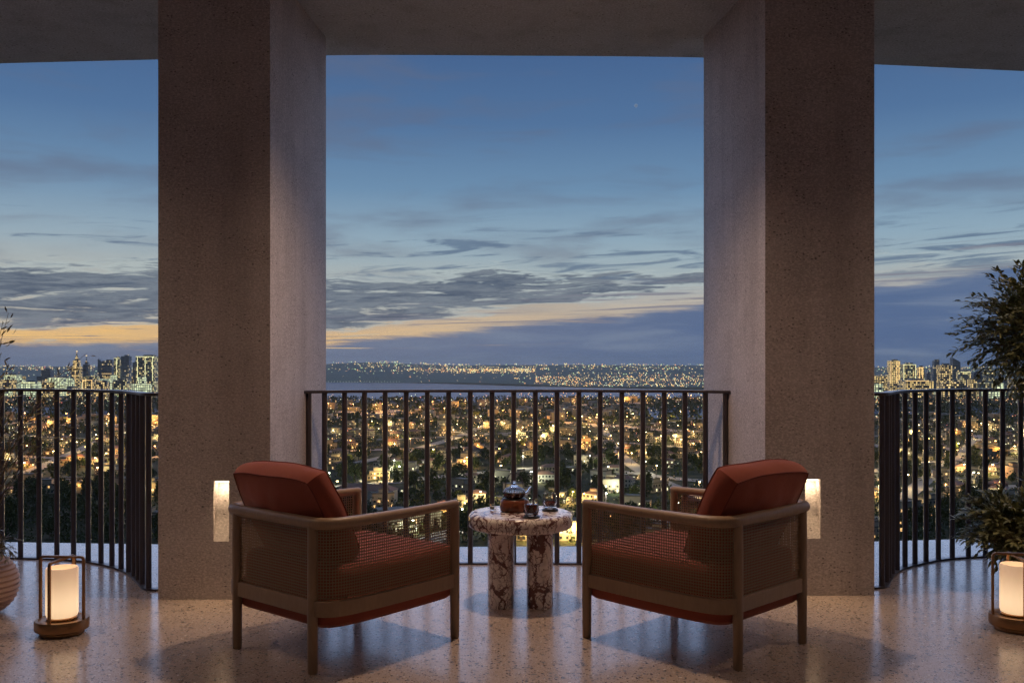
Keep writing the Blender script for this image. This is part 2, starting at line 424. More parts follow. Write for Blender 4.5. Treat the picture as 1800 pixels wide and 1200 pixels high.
def mat_ground():
    m, nt, b = material('valley_ground'); co = obj_co(nt)
    a = nt.noise(co, 0.004, 6, 0.6); c = nt.noise(co, 0.03, 6, 0.65); d = nt.noise(co, 0.3, 3, 0.6)
    col = nt.mix(nt.ss(c, 0.42, 0.6), (0.014, 0.020, 0.007, 1), (0.060, 0.048, 0.026, 1))
    col = nt.mix(nt.m('MULTIPLY', nt.ss(a, 0.45, 0.65), 0.5), col, (0.11, 0.080, 0.050, 1))
    nt.put(b.inputs['Base Color'], nt.mix(nt.m('MULTIPLY', d, 0.5), col, (0.03, 0.034, 0.018, 1)))
    b.inputs['Roughness'].default_value = 1.0; b.inputs['Specular IOR Level'].default_value = 0.05
    return m
def mat_water():
    m, nt, b = material('bay_water'); co = obj_co(nt)
    mp = nt.new('ShaderNodeMapping'); nt.l.new(co, mp.inputs[0]); mp.inputs['Scale'].default_value = (0.004, 0.012, 1)
    n = nt.noise(mp.outputs[0], 1.0, 5, 0.6)
    df = nt.new('ShaderNodeBsdfDiffuse'); nt.put(df.inputs[0], nt.mix(n, (0.05, 0.065, 0.095, 1), (0.10, 0.12, 0.16, 1)))
    gl = nt.new('ShaderNodeBsdfGlossy'); gl.inputs['Roughness'].default_value = 0.12; gl.inputs[0].default_value = (0.7, 0.75, 0.85, 1)
    mx = nt.new('ShaderNodeMixShader'); mx.inputs[0].default_value = 0.22
    nt.l.new(df.outputs[0], mx.inputs[1]); nt.l.new(gl.outputs[0], mx.inputs[2]); nt.l.new(mx.outputs[0], nt.n['Material Output'].inputs[0])
    return m

M_FLOOR = mat_terrazzo()
M_COL = mat_stone('pitted_cast_stone', (0.42, 0.37, 0.36, 1), (0.52, 0.465, 0.455, 1))
M_CEIL = mat_stone('ceiling_plaster', (0.40, 0.42, 0.46, 1), (0.46, 0.48, 0.52, 1))
M_MARBLE = mat_marble()
M_OAK = mat_wood('smoked_oak', (0.22, 0.135, 0.082, 1), (0.44, 0.30, 0.195, 1))
M_FAB = mat_fabric()
M_PIPE = simple('rust_piping', (0.19, 0.034, 0.020), 0.8)
M_CANE = mat_cane()
M_RAIL = simple('dark_bronze_rail', (0.070, 0.058, 0.066), 0.36, 0.25, 0.12, 30)
M_BRONZE = simple('brushed_bronze', (0.34, 0.19, 0.095), 0.38, 0.85, 0.15, 60)
M_GLASS = mat_glass('clear_glass')
M_COAST = simple('black_slate', (0.03, 0.028, 0.028), 0.45)
M_WOODB = mat_wood('red_walnut', (0.10, 0.025, 0.012, 1), (0.24, 0.07, 0.03, 1), 0.3)
M_TEA = simple('black_tea', (0.10, 0.018, 0.006), 0.1)
M_POT = simple('blush_ceramic', (0.50, 0.33, 0.27), 0.55, 0, 0.12, 12, 0.1)
M_SOIL = simple('potting_soil', (0.03, 0.022, 0.016), 0.95, 0, 0.3, 40, 0.5)
M_BARK = simple('olive_bark', (0.16, 0.115, 0.08), 0.9, 0, 0.35, 40, 0.6)
def mat_leaf(name, c0, c1, spec=0.5, rough=0.45):
    m, nt, b = material(name); co = obj_co(nt); b.inputs['Specular IOR Level'].default_value = spec
    n = nt.noise(co, 26, 3, 0.7)
    nt.put(b.inputs['Base Color'], nt.mix(nt.ss(n, 0.3, 0.7), c0, c1)); b.inputs['Roughness'].default_value = rough
    return m
M_LEAF = mat_leaf('olive_leaf', (0.10, 0.115, 0.040, 1), (0.38, 0.37, 0.17, 1))
M_LEAF2 = mat_leaf('willow_leaf', (0.08, 0.075, 0.04, 1), (0.26, 0.23, 0.14, 1))
M_NEARLED = emissive('warm_led', (1.0, 0.80, 0.52), 5.0)

# ------------------------------------------------------------------ balcony structure
HC = 3.42
def edge_pt(px, down): return Vector(((px-900.0)*CH/down, F*CH/down, 0))
slab_pts = [edge_pt(px, dn) for px, dn in ((-900,296),(-600,302),(-300,307),(0,312),(275,316),(600,320.5),(900,320),(1237,318),(1537,311),(1800,304),(2100,297),(2400,290),(2700,284))]
slab = spline(slab_pts, 6)
poly = [(p.x, p.y) for p in slab]
back = [(poly[-1][0], -3.0), (poly[0][0], -3.0)]
mb = MB(); mb.prism(back[::-1] + poly[::-1] if False else [back[1], back[0]] + poly[::-1], -0.30, 0.0)
floor = mb.build('balcony_floor', M_FLOOR); tag(floor, kind='structure')
mb = MB(); mb.prism([back[1], back[0]] + poly[::-1], HC, HC + 0.35)
ceil = mb.build('balcony_ceiling', M_CEIL); tag(ceil, kind='structure')
mb = MB(); mb.box(((poly[0][0]+poly[-1][0])/2, -3.15, HC/2), (poly[-1][0]-poly[0][0], 0.3, HC+0.3))
tag(mb.build('rear_wall', M_COL), kind='structure')

for xw in (-6.9, 7.1):  # unseen walls added to keep sky light from the sides off the column fronts
    mb = MB(); mb.box((xw, 1.25, HC/2), (0.3, 8.3, HC-0.004)); tag(mb.build('sky_block_wall', M_COL), kind='structure')
def column(nl, nr, ybase, far_px, side, label, niche_px):
    """side=+1: inner face is the right one (left column)"""
    d0 = F*CH/(ybase-HZ); d1 = F*(HC-CH)/(HZ-66.0)
    xl = (nl-900)*d0/F; xr = (nr-900)*d0/F
    xf = (far_px-900)*d1/F
    if side > 0: a, b_, c, e = (xl, d0), (xr, d0), (xf, d1), (xf-(xr-xl), d1)
    else: a, b_, c, e = (xl, d0), (xr, d0), (xf+(xr-xl), d1), (xf, d1)
    root = empty('stone_column', ((xl+xr)/2, (d0+d1)/2, 0)); tag(root, label, 'column', 'stone columns on the balcony')
    ox, oy = root.location.x, root.location.y
    # niche opening in the near face
    n0 = (niche_px[0]-900)*d0/F - ox; n1 = (niche_px[1]-900)*d0/F - ox
    z1 = CH - (niche_px[2]-HZ)*d0/F; z0 = CH - (niche_px[3]-HZ)*d0/F; dep = 0.105
    X0, X1 = xl-ox, xr-ox; Y = d0-oy
    m2 = MB()
    xs = [X0, n0, n1, X1]; zs = [0.0, z0, z1, HC]
    for i in range(3):
        for j in range(3):
            if i == 1 and j == 1: continue
            m2.add([(xs[i], Y, zs[j]), (xs[i+1], Y, zs[j]), (xs[i+1], Y, zs[j+1]), (xs[i], Y, zs[j+1])], [(0,1,2,3)])
    # wedge recess: full depth at the top, running out at the bottom
    m2.add([(n0, Y, z0), (n1, Y, z0), (n1, Y+dep, z1), (n0, Y+dep, z1)], [(0,1,2,3)])
    m2.add([(n0, Y, z0), (n0, Y+dep, z1), (n0, Y, z1)], [(0,1,2)])
    m2.add([(n1, Y, z0), (n1, Y, z1), (n1, Y+dep, z1)], [(0,1,2)])
    m2.add([(n0, Y, z1), (n0, Y+dep, z1), (n1, Y+dep, z1), (n1, Y, z1)], [(0,1,2,3)])
    B = [(p[0]-ox, p[1]-oy) for p in (a, b_, c, e)]
    for i, j in ((1, 2), (2, 3), (3, 0)):
        m2.add([(*B[i], 0), (*B[j], 0), (*B[j], HC), (*B[i], HC)], [(0,1,2,3)])
    me = m2.mesh('shaft'); bm = bmesh.new(); bm.from_mesh(me); bmesh.ops.remove_doubles(bm, verts=bm.verts, dist=1e-5)
    bmesh.ops.recalc_face_normals(bm, faces=bm.faces)
    ed = [e_ for e_ in bm.edges if abs(e_.verts[0].co.z-e_.verts[1].co.z) > 0.2 and len(e_.link_faces) == 2 and e_.calc_face_angle(0) > 0.8
          and min(abs(e_.verts[0].co.x-X0), abs(e_.verts[0].co.x-X1)) < 1e-4]
    bm.to_mesh(me); bm.free()
    link('shaft', me, M_COL, root)
    # the lamp itself: a slim bar under the niche head
    lm = MB(); lm.box(((n0+n1)/2, Y+dep*0.45, z1-0.005), (n1-n0-0.012, dep*0.55, 0.008))
    lamp = lm.build('niche_lamp', M_NEARLED, root)
    ld = bpy.data.lights.new('niche_light', 'AREA'); ld.shape = 'RECTANGLE'; ld.size = n1-n0-0.014; ld.size_y = 0.022
    ld.energy = 0.20; ld.color = (1.0, 0.72, 0.42); ld.spread = R(160)
    lo = bpy.data.objects.new('niche_light', ld); C.objects.link(lo); lo.parent = root
    lo.location = ((n0+n1)/2, Y+dep*0.42, z1-0.012); lo.rotation_euler = (R(14), 0, 0)
    sd = bpy.data.lights.new('niche_spill', 'SPOT'); sd.energy = 5.0; sd.color = (1.0, 0.70, 0.40); sd.spot_size = R(75); sd.spot_blend = 0.9; sd.shadow_soft_size = 0.012
    so = bpy.data.objects.new('niche_spill', sd); C.objects.link(so); so.parent = root
    so.location = ((n0+n1)/2, Y-0.004, z1-0.016); so.rotation_euler = (R(-20), 0, 0)
    return root, a, b_, c, e
colL = column(278, 475, 1053, 573, +1, 'tall stone column behind the left armchair with wedge light niche', (375.5, 402.5, 845, 951))
colR = column(1345, 1537, 1046, 1237, -1, 'tall stone column behind the right armchair with wedge light niche', (1415.5, 1442, 842, 946))

# ------------------------------------------------------------------ railings
RAIL_H = 1.11; PW = 0.033
post_me = None
def make_post():
    m2 = MB(); m2.prism([(PW/2*math.cos(a)*1.0, PW/2*math.sin(a)*1.0) for a in [math.pi*2*k/14 for k in range(14)]], 0.0, RAIL_H-0.018)
    me = m2.mesh('baluster'); shade(me, 50); me.materials.append(M_RAIL); return me
post_me = make_post()
GAPS = {}
def railing(path, posts, label, bay):
    root = empty('curved_railing', (sum(p.x for p in posts)/len(posts), sum(p.y for p in posts)/len(posts), 0))
    tag(root, label, 'railing', 'balcony railings')
    off = Vector((root.location.x, root.location.y, 0))
    m2 = MB(); m2.tube([p-off+Vector((0, 0, RAIL_H-0.009)) for p in path], 0, flat=(0.052, 0.018)); m2.build('top_rail', M_RAIL, root, bevel=0.003)
    m2 = MB(); m2.tube([p-off+Vector((0, 0, 0.006)) for p in path], 0, flat=(0.040, 0.011)); m2.build('bottom_rail', M_RAIL, root)
    for p in posts:
        o = link('baluster', post_me, None, root, p-off)
        tg = min(range(len(path)), key=lambda i: (path[i]-p).length)
        q = path[min(tg+1, len(path)-1)] - path[max(tg-1, 0)]
        o.rotation_euler = (0, 0, math.atan2(q.y, q.x))
    GAPS[bay] = sorted(to_px(p)[0] for p in posts)
    return root
cx = [543,570.5,605.6,640.7,677,714,751,788.6,826.7,865,903,941,979,1017.6,1055,1093,1130,1167.6,1204,1240,1275]
DC = F*CH/351.0
def cdepth(px):
    u = abs(px-908)/370.0
    return DC - 0.25*u**3.2
cposts = [Vector(((px-900)*cdepth(px)/F, cdepth(px), 0)) for px in cx]
cpath = [Vector(((px-900)*cdepth(px)/F, cdepth(px), 0)) for px in [531 + (1288-531)*k/60 for k in range(61)]]
railing(cpath, cposts, 'dark curved balcony railing in the middle between the two columns', 'central')
Lp = [(-1.965,397),(-2.06,395.5),(-2.172,383),(-2.334,367),(-2.533,355),(-2.756,347),(-3.0,343),(-3.4,341.0)]
Lp = Lp + [(-6.8-x, d) for x, d in Lp[-2::-1]]
Rp = [(2.02,393.5),(2.115,392),(2.225,378),(2.36,364),(2.53,354),(2.76,345),(3.0,340),(3.42,336.5)]
Rp = Rp + [(6.84-x, d) for x, d in Rp[-2::-1]]
for pts, bay, lab in ((Lp, 'left', 'dark curved balcony railing left of the left column behind the lantern'), (Rp, 'right', 'dark curved balcony railing right of the right column behind the shrub')):
    path = spline([Vector((x, F*CH/dn, 0)) for x, dn in pts], 8)
    posts = resample(path, 0.128, 0.085)
    railing(path, posts, lab, bay)

# ------------------------------------------------------------------ warm recessed downlight in the balcony ceiling, above the table
def downlight(loc, energy, size, blend, label, color=(1.0, 0.68, 0.45)):
    root = empty('recessed_downlight', loc); tag(root, label, 'downlight', 'recessed ceiling downlights')
    m2 = MB(); m2.lathe([(0.055, 0.0), (0.055, -0.006), (0.042, -0.006), (0.038, -0.001)], 24, cap=False); m2.build('trim_ring', M_RAIL, root)
    m2 = MB(); m2.lathe([(0.037, -0.002), (0.0005, -0.0025)], 24, cap=False); m2.build('lens', emissive('downlight_lens', color, 6.0), root)
    ld = bpy.data.lights.new('downlight_beam', 'SPOT'); ld.energy = energy; ld.color = color; ld.shadow_soft_size = 0.10
    ld.spot_size = R(size); ld.spot_blend = blend
    o = bpy.data.objects.new('downlight_beam', ld); C.objects.link(o); o.parent = root; o.location = (0, 0, -0.07)
downlight((-0.02, 4.98, HC), 165, 116, 1.0, 'round warm downlight in the ceiling above the marble table')
downlight((-0.02, 1.2, HC), 22, 140, 1.0, 'added unseen warm downlight nearer the room, standing in for interior glow')  # unseen lamp added to warm the column fronts, in place of the room's glow

downlight((-3.35, 4.45, HC), 75, 126, 1.0, 'round warm downlight in the ceiling of the left bay')
downlight((3.40, 4.45, HC), 75, 126, 1.0, 'round warm downlight in the ceiling of the right bay')

# ------------------------------------------------------------------ armchairs
def u_path(off=0.0, n=10):
    half = [(0.0,0.0),(0.15,0.0),(0.27,0.0),(0.315,0.010),(0.350,0.045),(0.368,0.11),(0.374,0.22),(0.371,0.40),(0.362,0.58),(0.348,0.765)]
    r = spline([Vector((x, y, 0)) for x, y in half], n)
    full = [Vector((-p.x, p.y, 0)) for p in r[::-1]][:-1] + r
    if off:
        out = []
        for i, p in enumerate(full):
            t = full[min(i+1, len(full)-1)] - full[max(i-1, 0)]; t.normalize()
            out.append(p + Vector((-t.y, t.x, 0))*off)       # +off = inwards
        full = out
    return full
def cushion(w, h, t, puff=0.35, seed=0, nx=30, nz=22, ny=8):
    """soft box, local x width, z height (0..h), y thickness; returns MB and seam loops"""
    m2 = MB(); idx = {}
    def pos(u, v, q):
        e = 5.0
        su = math.copysign(abs(u)**0.85, u); sv = math.copysign(abs(v)**0.85, v)
        edge = max(abs(u), abs(v))
        cr = (abs(u)**e + abs(v)**e)
        rc = 1.0 - 0.07*min(1.0, abs(u*v))**3
        th = (1-puff) + puff*(1-u*u)*(1-v*v)
        bow = 0.015*(1-u*u)*max(0.0, v)
        fl = (1-u**4)*(1-v**4)
        sag = 0.007*mnoise.noise(Vector((u*1.4+seed, v*1.4, q*0.5))) + 0.011*fl*mnoise.noise(Vector((u*3+seed, v*3.4, q*2))) + 0.004*fl*mnoise.noise(Vector((u*8+seed, v*9, q*2)))
        ex = 1.0 + 0.055*(1-q*q)
        return Vector((u*w/2*rc*ex, q*t/2*th + sag, h/2 + v*h/2*rc*(1+bow)*(ex if v > 0 else 1.0) + sag*0.8))
    def g(i, j, k):
        key = (i, j, k)
        if key not in idx:
            idx[key] = len(m2.v); m2.v.append(tuple(pos(-1+2*i/nx, -1+2*j/nz, -1+2*k/ny)))
        return idx[key]
    for k in (0, ny):
        for i in range(nx):
            for j in range(nz):
                q = (g(i,j,k), g(i+1,j,k), g(i+1,j+1,k), g(i,j+1,k)); m2.f.append(q if k == 0 else q[::-1])
    for k in range(ny):
        for i in range(nx):
            m2.f.append((g(i,0,k+1), g(i+1,0,k+1), g(i+1,0,k), g(i,0,k))); m2.f.append((g(i,nz,k), g(i+1,nz,k), g(i+1,nz,k+1), g(i,nz,k+1)))
        for j in range(nz):
            m2.f.append((g(0,j,k), g(0,j+1,k), g(0,j+1,k+1), g(0,j,k+1))); m2.f.append((g(nx,j,k+1), g(nx,j+1,k+1), g(nx,j+1,k), g(nx,j,k)))
    loops = []
    for k in (0, ny):
        ring = [(i, 0) for i in range(nx)] + [(nx, j) for j in range(nz)] + [(i, nz) for i in range(nx, 0, -1)] + [(0, j) for j in range(nz, 0, -1)]
        loops.append([Vector(m2.v[g(i, j, k)]) for i, j in ring])
    return m2, loops
def armchair(loc, rz, label):
    root = empty('armchair', loc, rz); tag(root, label, 'armchair', 'armchairs facing the view')
    up = u_path()
    n = len(up)
    ARM = 0.618
    # bent arm rail, thinner towards the arms' ends
    rad = []; pts = []
    for p in up:
        k = max(0.0, min(1.0, (p.y-0.10)/0.5))
        rad.append(0.0245 - 0.006*k); pts.append(p + Vector((0, 0, ARM + 0.004*k)))
    pts.insert(0, pts[0] + Vector((0, 0.012, 0))); pts.append(pts[-1] + Vector((0, 0.012, 0))); rad.insert(0, 0.012); rad.append(0.012)
    m2 = MB(); m2.tube(pts, rad, 14); m2.build('arm_rail', M_OAK, root, True)
    # legs
    for sx in (-1, 1):
        for (lx, ly, top) in ((0.272, 0.0, ARM-0.004), (0.348, 0.758, ARM-0.003)):
            m2 = MB(); m2.lathe([(0.0175, 0.0), (0.0205, 0.004), (0.0222, 0.20), (0.0222, 0.45), (0.0205, top)], 16, (sx*lx, ly, 0)); m2.build('leg', M_OAK, root, True)
    # apron band
    m2 = MB(); m2.tube([p + Vector((0, 0, 0.268)) for p in up], 0, flat=(0.022, 0.064)); m2.build('apron', M_OAK, root, bevel=0.003)
    # woven cane sheet
    ci = u_path(0.002); m3 = bpy.data.meshes.new('cane_panel')
    vs_ = []; fs = []; us = []; acc = 0.0
    rows = [0.297, 0.40, 0.50, 0.602]
    for i, p in enumerate(ci):
        if i: acc += (p-ci[i-1]).length
        for zz in rows: vs_.append((p.x, p.y, zz)); us.append((acc, zz))
    for i in range(n-1):
        for j in range(3): fs.append((i*4+j, (i+1)*4+j, (i+1)*4+j+1, i*4+j+1))
    m3.from_pydata(vs_, [], fs); uvl = m3.uv_layers.new(name='UVMap')
    for lp in m3.loops: uvl.data[lp.index].uv = us[lp.vertex_index]
    link('cane_panel', m3, M_CANE, root, smooth=True)
    # upholstered seat pan below the apron, rounded underneath, and the seat cushion
    inn = u_path(0.016)[::2]
    cen = Vector((0, 0.36, 0))
    m2 = MB(); k = len(inn)
    lay = [(0.168, 0.80), (0.180, 0.93), (0.198, 0.985), (0.236, 1.0), (0.300, 1.0)]
    for z, s in lay: m2.v += [tuple(cen + (p-cen)*s + Vector((0, 0, z))) for p in inn]
    for a in range(len(lay)-1):
        for i in range(k): m2.f.append((a*k+i, a*k+(i+1) % k, (a+1)*k+(i+1) % k, (a+1)*k+i))
    m2.f.append(tuple(range(k-1, -1, -1))); m2.f.append(tuple((len(lay)-1)*k+i for i in range(k)))
    m2.build('seat_pan', M_FAB, root, True)
    inn = u_path(0.024)[::2]; k = len(inn)
    m2 = MB(); lay = [(0.302, 0.97), (0.315, 0.99), (0.39, 0.99), (0.415, 0.97), (0.428, 0.92), (0.436, 0.75), (0.440, 0.4)]
    for z, s in lay: m2.v += [tuple(cen + Vector((0, 0.03, 0)) + (p-cen)*s + Vector((0, 0, z))) for p in inn]
    for a in range(len(lay)-1):
        for i in range(k): m2.f.append((a*k+i, a*k+(i+1) % k, (a+1)*k+(i+1) % k, (a+1)*k+i))
    m2.f.append(tuple(range(k-1, -1, -1))); m2.f.append(tuple((len(lay)-1)*k+i for i in range(k)))
    sc = m2.build('seat_cushion', M_FAB, root, True)
    # back cushion leaning over the rail
    m2, loops = cushion(0.59, 0.435, 0.20, 0.46, seed=loc[0]*3)
    bc = m2.build('back_cushion', M_FAB, root, True); bc.location = (0, 0.212, 0.425); bc.rotation_euler = (R(26), 0, R(rnd.uniform(-4, 4)))
    for lp in loops:
        m4 = MB(); m4.tube(lp, 0.0034, 6, closed=True); m4.build('piping', M_PIPE, bc, True)
    return root
def chair_from(A, B, Cc, label):
    a = P(*A); b = P(*B); c = P(*Cc)
    base = (a+b)/2; fwd = (c-b); side = (b-a)
    ang1 = math.atan2(fwd.y, fwd.x); 
    return base, ang1 - math.pi/2
bL, rL = chair_from((421,1138), (545,1183), (794,1118), '')
bR, rR = chair_from((1402,1128), (1302,1178), (1041,1123), '')
armchair((bL.x, bL.y, 0), rL + R(4.5), 'rust velvet armchair with cane back left of the marble table')
armchair((bR.x+0.004, bR.y, 0), rR - R(6.5), 'rust velvet armchair with cane back right of the marble table')

# ------------------------------------------------------------------ marble table and tea things
TB = Vector((0.045, F*0.80/265.0, 0)); TZ = 0.488
tbl = empty('side_table', TB); tag(tbl, 'round red-veined marble side table between the two armchairs', 'table')
m2 = MB(); r0 = 0.276
m2.lathe([(0.23, TZ-0.080), (r0-0.012, TZ-0.079), (r0-0.003, TZ-0.072), (r0, TZ-0.060), (r0, TZ-0.024), (r0-0.006, TZ-0.010), (r0-0.018, TZ-0.002), (r0-0.03, TZ)], 64)
m2.build('table_top', M_MARBLE, tbl, True)
for lx, ly in ((-0.103, 0.0), (0.103, 0.0)):
    m2 = MB(); pts = []
    for k in range(40):
        a = 2*math.pi*k/40; ca, sa = math.cos(a), math.sin(a)
        pts.append((lx + math.copysign(abs(ca)**0.75, ca)*0.071, ly + math.copysign(abs(sa)**0.75, sa)*0.125))
    m2.prism(pts, 0.0, TZ-0.0805); m2.build('leg', M_MARBLE, tbl, True, bevel=0.0)
def on_table(px, py):
    p = P(px, py, TZ); return Vector((p.x, p.y, TZ+0.0005))
# tea warmer with glass pot
wp = on_table(904, 898)
w = empty('tea_warmer', wp); tag(w, 'round red-brown wooden tea warmer on the marble table under the glass teapot', 'tea warmer')
m2 = MB(); m2.lathe([(0.066, 0.0), (0.074, 0.006), (0.077, 0.024), (0.074, 0.056), (0.066, 0.064)], 32); m2.build('drum', M_WOODB, w, True)
m2 = MB(); m2.lathe([(0.060, 0.0645), (0.064, 0.065), (0.064, 0.0685), (0.060, 0.0692)], 32); m2.build('top_plate', M_COAST, w, True)
tp = empty('glass_teapot', wp + Vector((0, 0, 0.0698))); tag(tp, 'clear ribbed glass teapot of dark tea standing on the wooden warmer', 'teapot')
prof = [(0.040,0.0),(0.054,0.006),(0.061,0.022),(0.058,0.040),(0.044,0.054),(0.026,0.060)]
m2 = MB(); m2.lathe(prof, 40); m2.build('bowl', M_GLASS, tp, True)
m2 = MB(); m2.lathe([(0.036,0.003),(0.049,0.008),(0.056,0.022),(0.055,0.028)], 32); m2.build('tea', M_TEA, tp, True)
m2 = MB(); m2.lathe([(0.027,0.0605),(0.024,0.066),(0.008,0.070),(0.005,0.076),(0.010,0.082),(0.009,0.088),(0.003,0.091)], 24); m2.build('lid', M_GLASS, tp, True)
m2 = MB(); m2.tube([(0.055,0,0.022),(0.072,0,0.034),(0.082,0,0.052),(0.088,0,0.060)], [0.011,0.008,0.006,0.005], 10); m2.build('spout', M_GLASS, tp, True)
m2 = MB(); m2.tube([Vector((-0.030+0.0, 0, 0.055)) if False else Vector((math.cos(a)*0.048, 0.0, 0.050+math.sin(a)*0.085)) for a in [math.pi*(0.02+0.96*k/16) for k in range(17)]], 0.0022, 8); m2.build('handle', M_RAIL, tp, True)
def cup(px, py, what, tea=True):
    p = on_table(px, py)
    co_ = empty('coaster', p); tag(co_, 'round black coaster under the ' + what, 'coaster', 'coasters on the marble table')
    m2 = MB(); m2.lathe([(0.040,0.0),(0.044,0.003),(0.044,0.007),(0.040,0.0085)], 28); m2.build('disc', M_COAST, co_, True)
    m2 = MB(); m2.lathe([(0.033,0.0088),(0.036,0.0088),(0.036,0.0098),(0.033,0.0098)], 28, cap=False); m2.build('rim', M_COAST, co_, True)
    g = empty('glass_cup', p + Vector((0, 0, 0.0102))); g.scale = (1.18,)*3; tag(g, what + ' on the marble table', 'cup', 'glass cups on the marble table')
    m2 = MB(); m2.lathe([(0.022,0.0),(0.030,0.006),(0.0335,0.026),(0.031,0.052),(0.0275,0.071),(0.0262,0.071),(0.0295,0.052),(0.031,0.028),(0.024,0.012),(0.010,0.010)], 28); m2.build('wall', M_GLASS, g, True)
    m2 = MB(); hgt = 0.050 if tea else 0.022
    m2.lathe([(0.012,0.0125),(0.022,0.0145),(0.0275,0.028),(0.0272 if tea else 0.024,hgt)], 24); m2.build('tea', M_TEA, g, True)
cup(934, 909.5, 'clear double-walled glass cup nearly full of dark tea')
cup(967, 897, 'clear double-walled glass cup with little tea', False)
p = on_table(865, 896); v = empty('tea_light_glass', p); tag(v, 'tiny straight glass holder with pale candle at the table left edge', 'candle holder')
m2 = MB(); m2.lathe([(0.013,0.0),(0.0135,0.034),(0.0122,0.034),(0.0118,0.004),(0.004,0.003)], 20); m2.build('wall', M_GLASS, v, True)
m2 = MB(); m2.lathe([(0.0110,0.0045),(0.0112,0.020)], 20); m2.build('wax', simple('pale_wax', (0.75, 0.65, 0.55), 0.6), v, True)

# ------------------------------------------------------------------ lanterns
def mat_shade():
    m, nt, b = material('opal_glass'); co = obj_co(nt)
    sp = nt.new('ShaderNodeSeparateXYZ'); nt.l.new(co, sp.inputs[0])
    # the bulb sits low in the opal cylinder
    g = nt.ss(nt.m('ABSOLUTE', nt.m('SUBTRACT', sp.outputs[2], 0.140)), 0.18, 0.0)
    b.inputs['Base Color'].default_value = (0.75, 0.66, 0.56, 1); b.inputs['Roughness'].default_value = 0.25
    nt.put(b.inputs['Emission Color'], nt.mix(g, (1.0, 0.60, 0.34, 1), (1.0, 0.69, 0.40, 1)))
    nt.put(b.inputs['Emission Strength'], nt.m('ADD', 0.45, nt.m('MULTIPLY', g, 0.48)))
    return m
M_SHADE = mat_shade()
def lantern(px, py, rz, label):
    p = P(px, py); root = empty('floor_lantern', p, rz); root.scale = (0.97,)*3; tag(root, label, 'lantern', 'lit lanterns on the balcony floor')
    m2 = MB(); m2.lathe([(0.098,0.0),(0.102,0.004),(0.102,0.016),(0.098,0.019)], 48); m2.build('foot', M_BRONZE, root, True)
    m2 = MB(); m2.lathe([(0.096,0.0192),(0.122,0.024),(0.124,0.030),(0.124,0.068),(0.121,0.073),(0.108,0.074),(0.104,0.071)], 48); m2.build('base', M_BRONZE, root, True)
    m2 = MB(); m2.lathe([(0.070,0.0712),(0.072,0.080),(0.066,0.082)], 40); m2.build('collar', M_BRONZE, root, True)
    m2 = MB(); m2.lathe([(0.060,0.0825),(0.070,0.088),(0.074,0.100),(0.074,0.315),(0.071,0.322),(0.067,0.322),(0.068,0.314),(0.066,0.12),(0.02,0.105)], 48); m2.build('opal_shade', M_SHADE, root, True)
    for a in (0.0, math.pi/2):
        c_, s_ = math.cos(a), math.sin(a); rr = 0.110; zt = 0.372 - (0.0 if a == 0 else 0.0125)
        prof2 = [(-rr,0.0735),(-rr,zt-0.012),(-rr+0.004,zt-0.004),(-rr+0.012,zt),(rr-0.012,zt),(rr-0.004,zt-0.004),(rr,zt-0.012),(rr,0.0735)]
        pts = [Vector((x*c_, x*s_, z)) for x, z in prof2]
        m2 = MB(); nrm = Vector((-s_, c_, 0)); hw = 0.0065; th = 0.0055
        ring = []
        for i, q in enumerate(pts):
            t = (pts[min(i+1, 7)] - pts[max(i-1, 0)]).normalized(); o_ = nrm.cross(t)
            ring.append([q + nrm*hw*u + o_*th*w_ for u, w_ in ((-1,-1),(1,-1),(1,1),(-1,1))])
        m2.v = [tuple(x) for r in ring for x in r]
        for i in range(7):
            for k in range(4): m2.f.append((i*4+k, i*4+(k+1) % 4, (i+1)*4+(k+1) % 4, (i+1)*4+k))
        m2.f += [(3,2,1,0), (28,29,30,31)]
        m2.build('carrying_frame', M_BRONZE, root)
    return root
lantern(109, 1112, R(-5), 'glowing opal lantern with bronze frame standing at the left railing')
lantern(1786, 1105, R(-7), 'glowing opal lantern with bronze frame beside the shrub at the right')

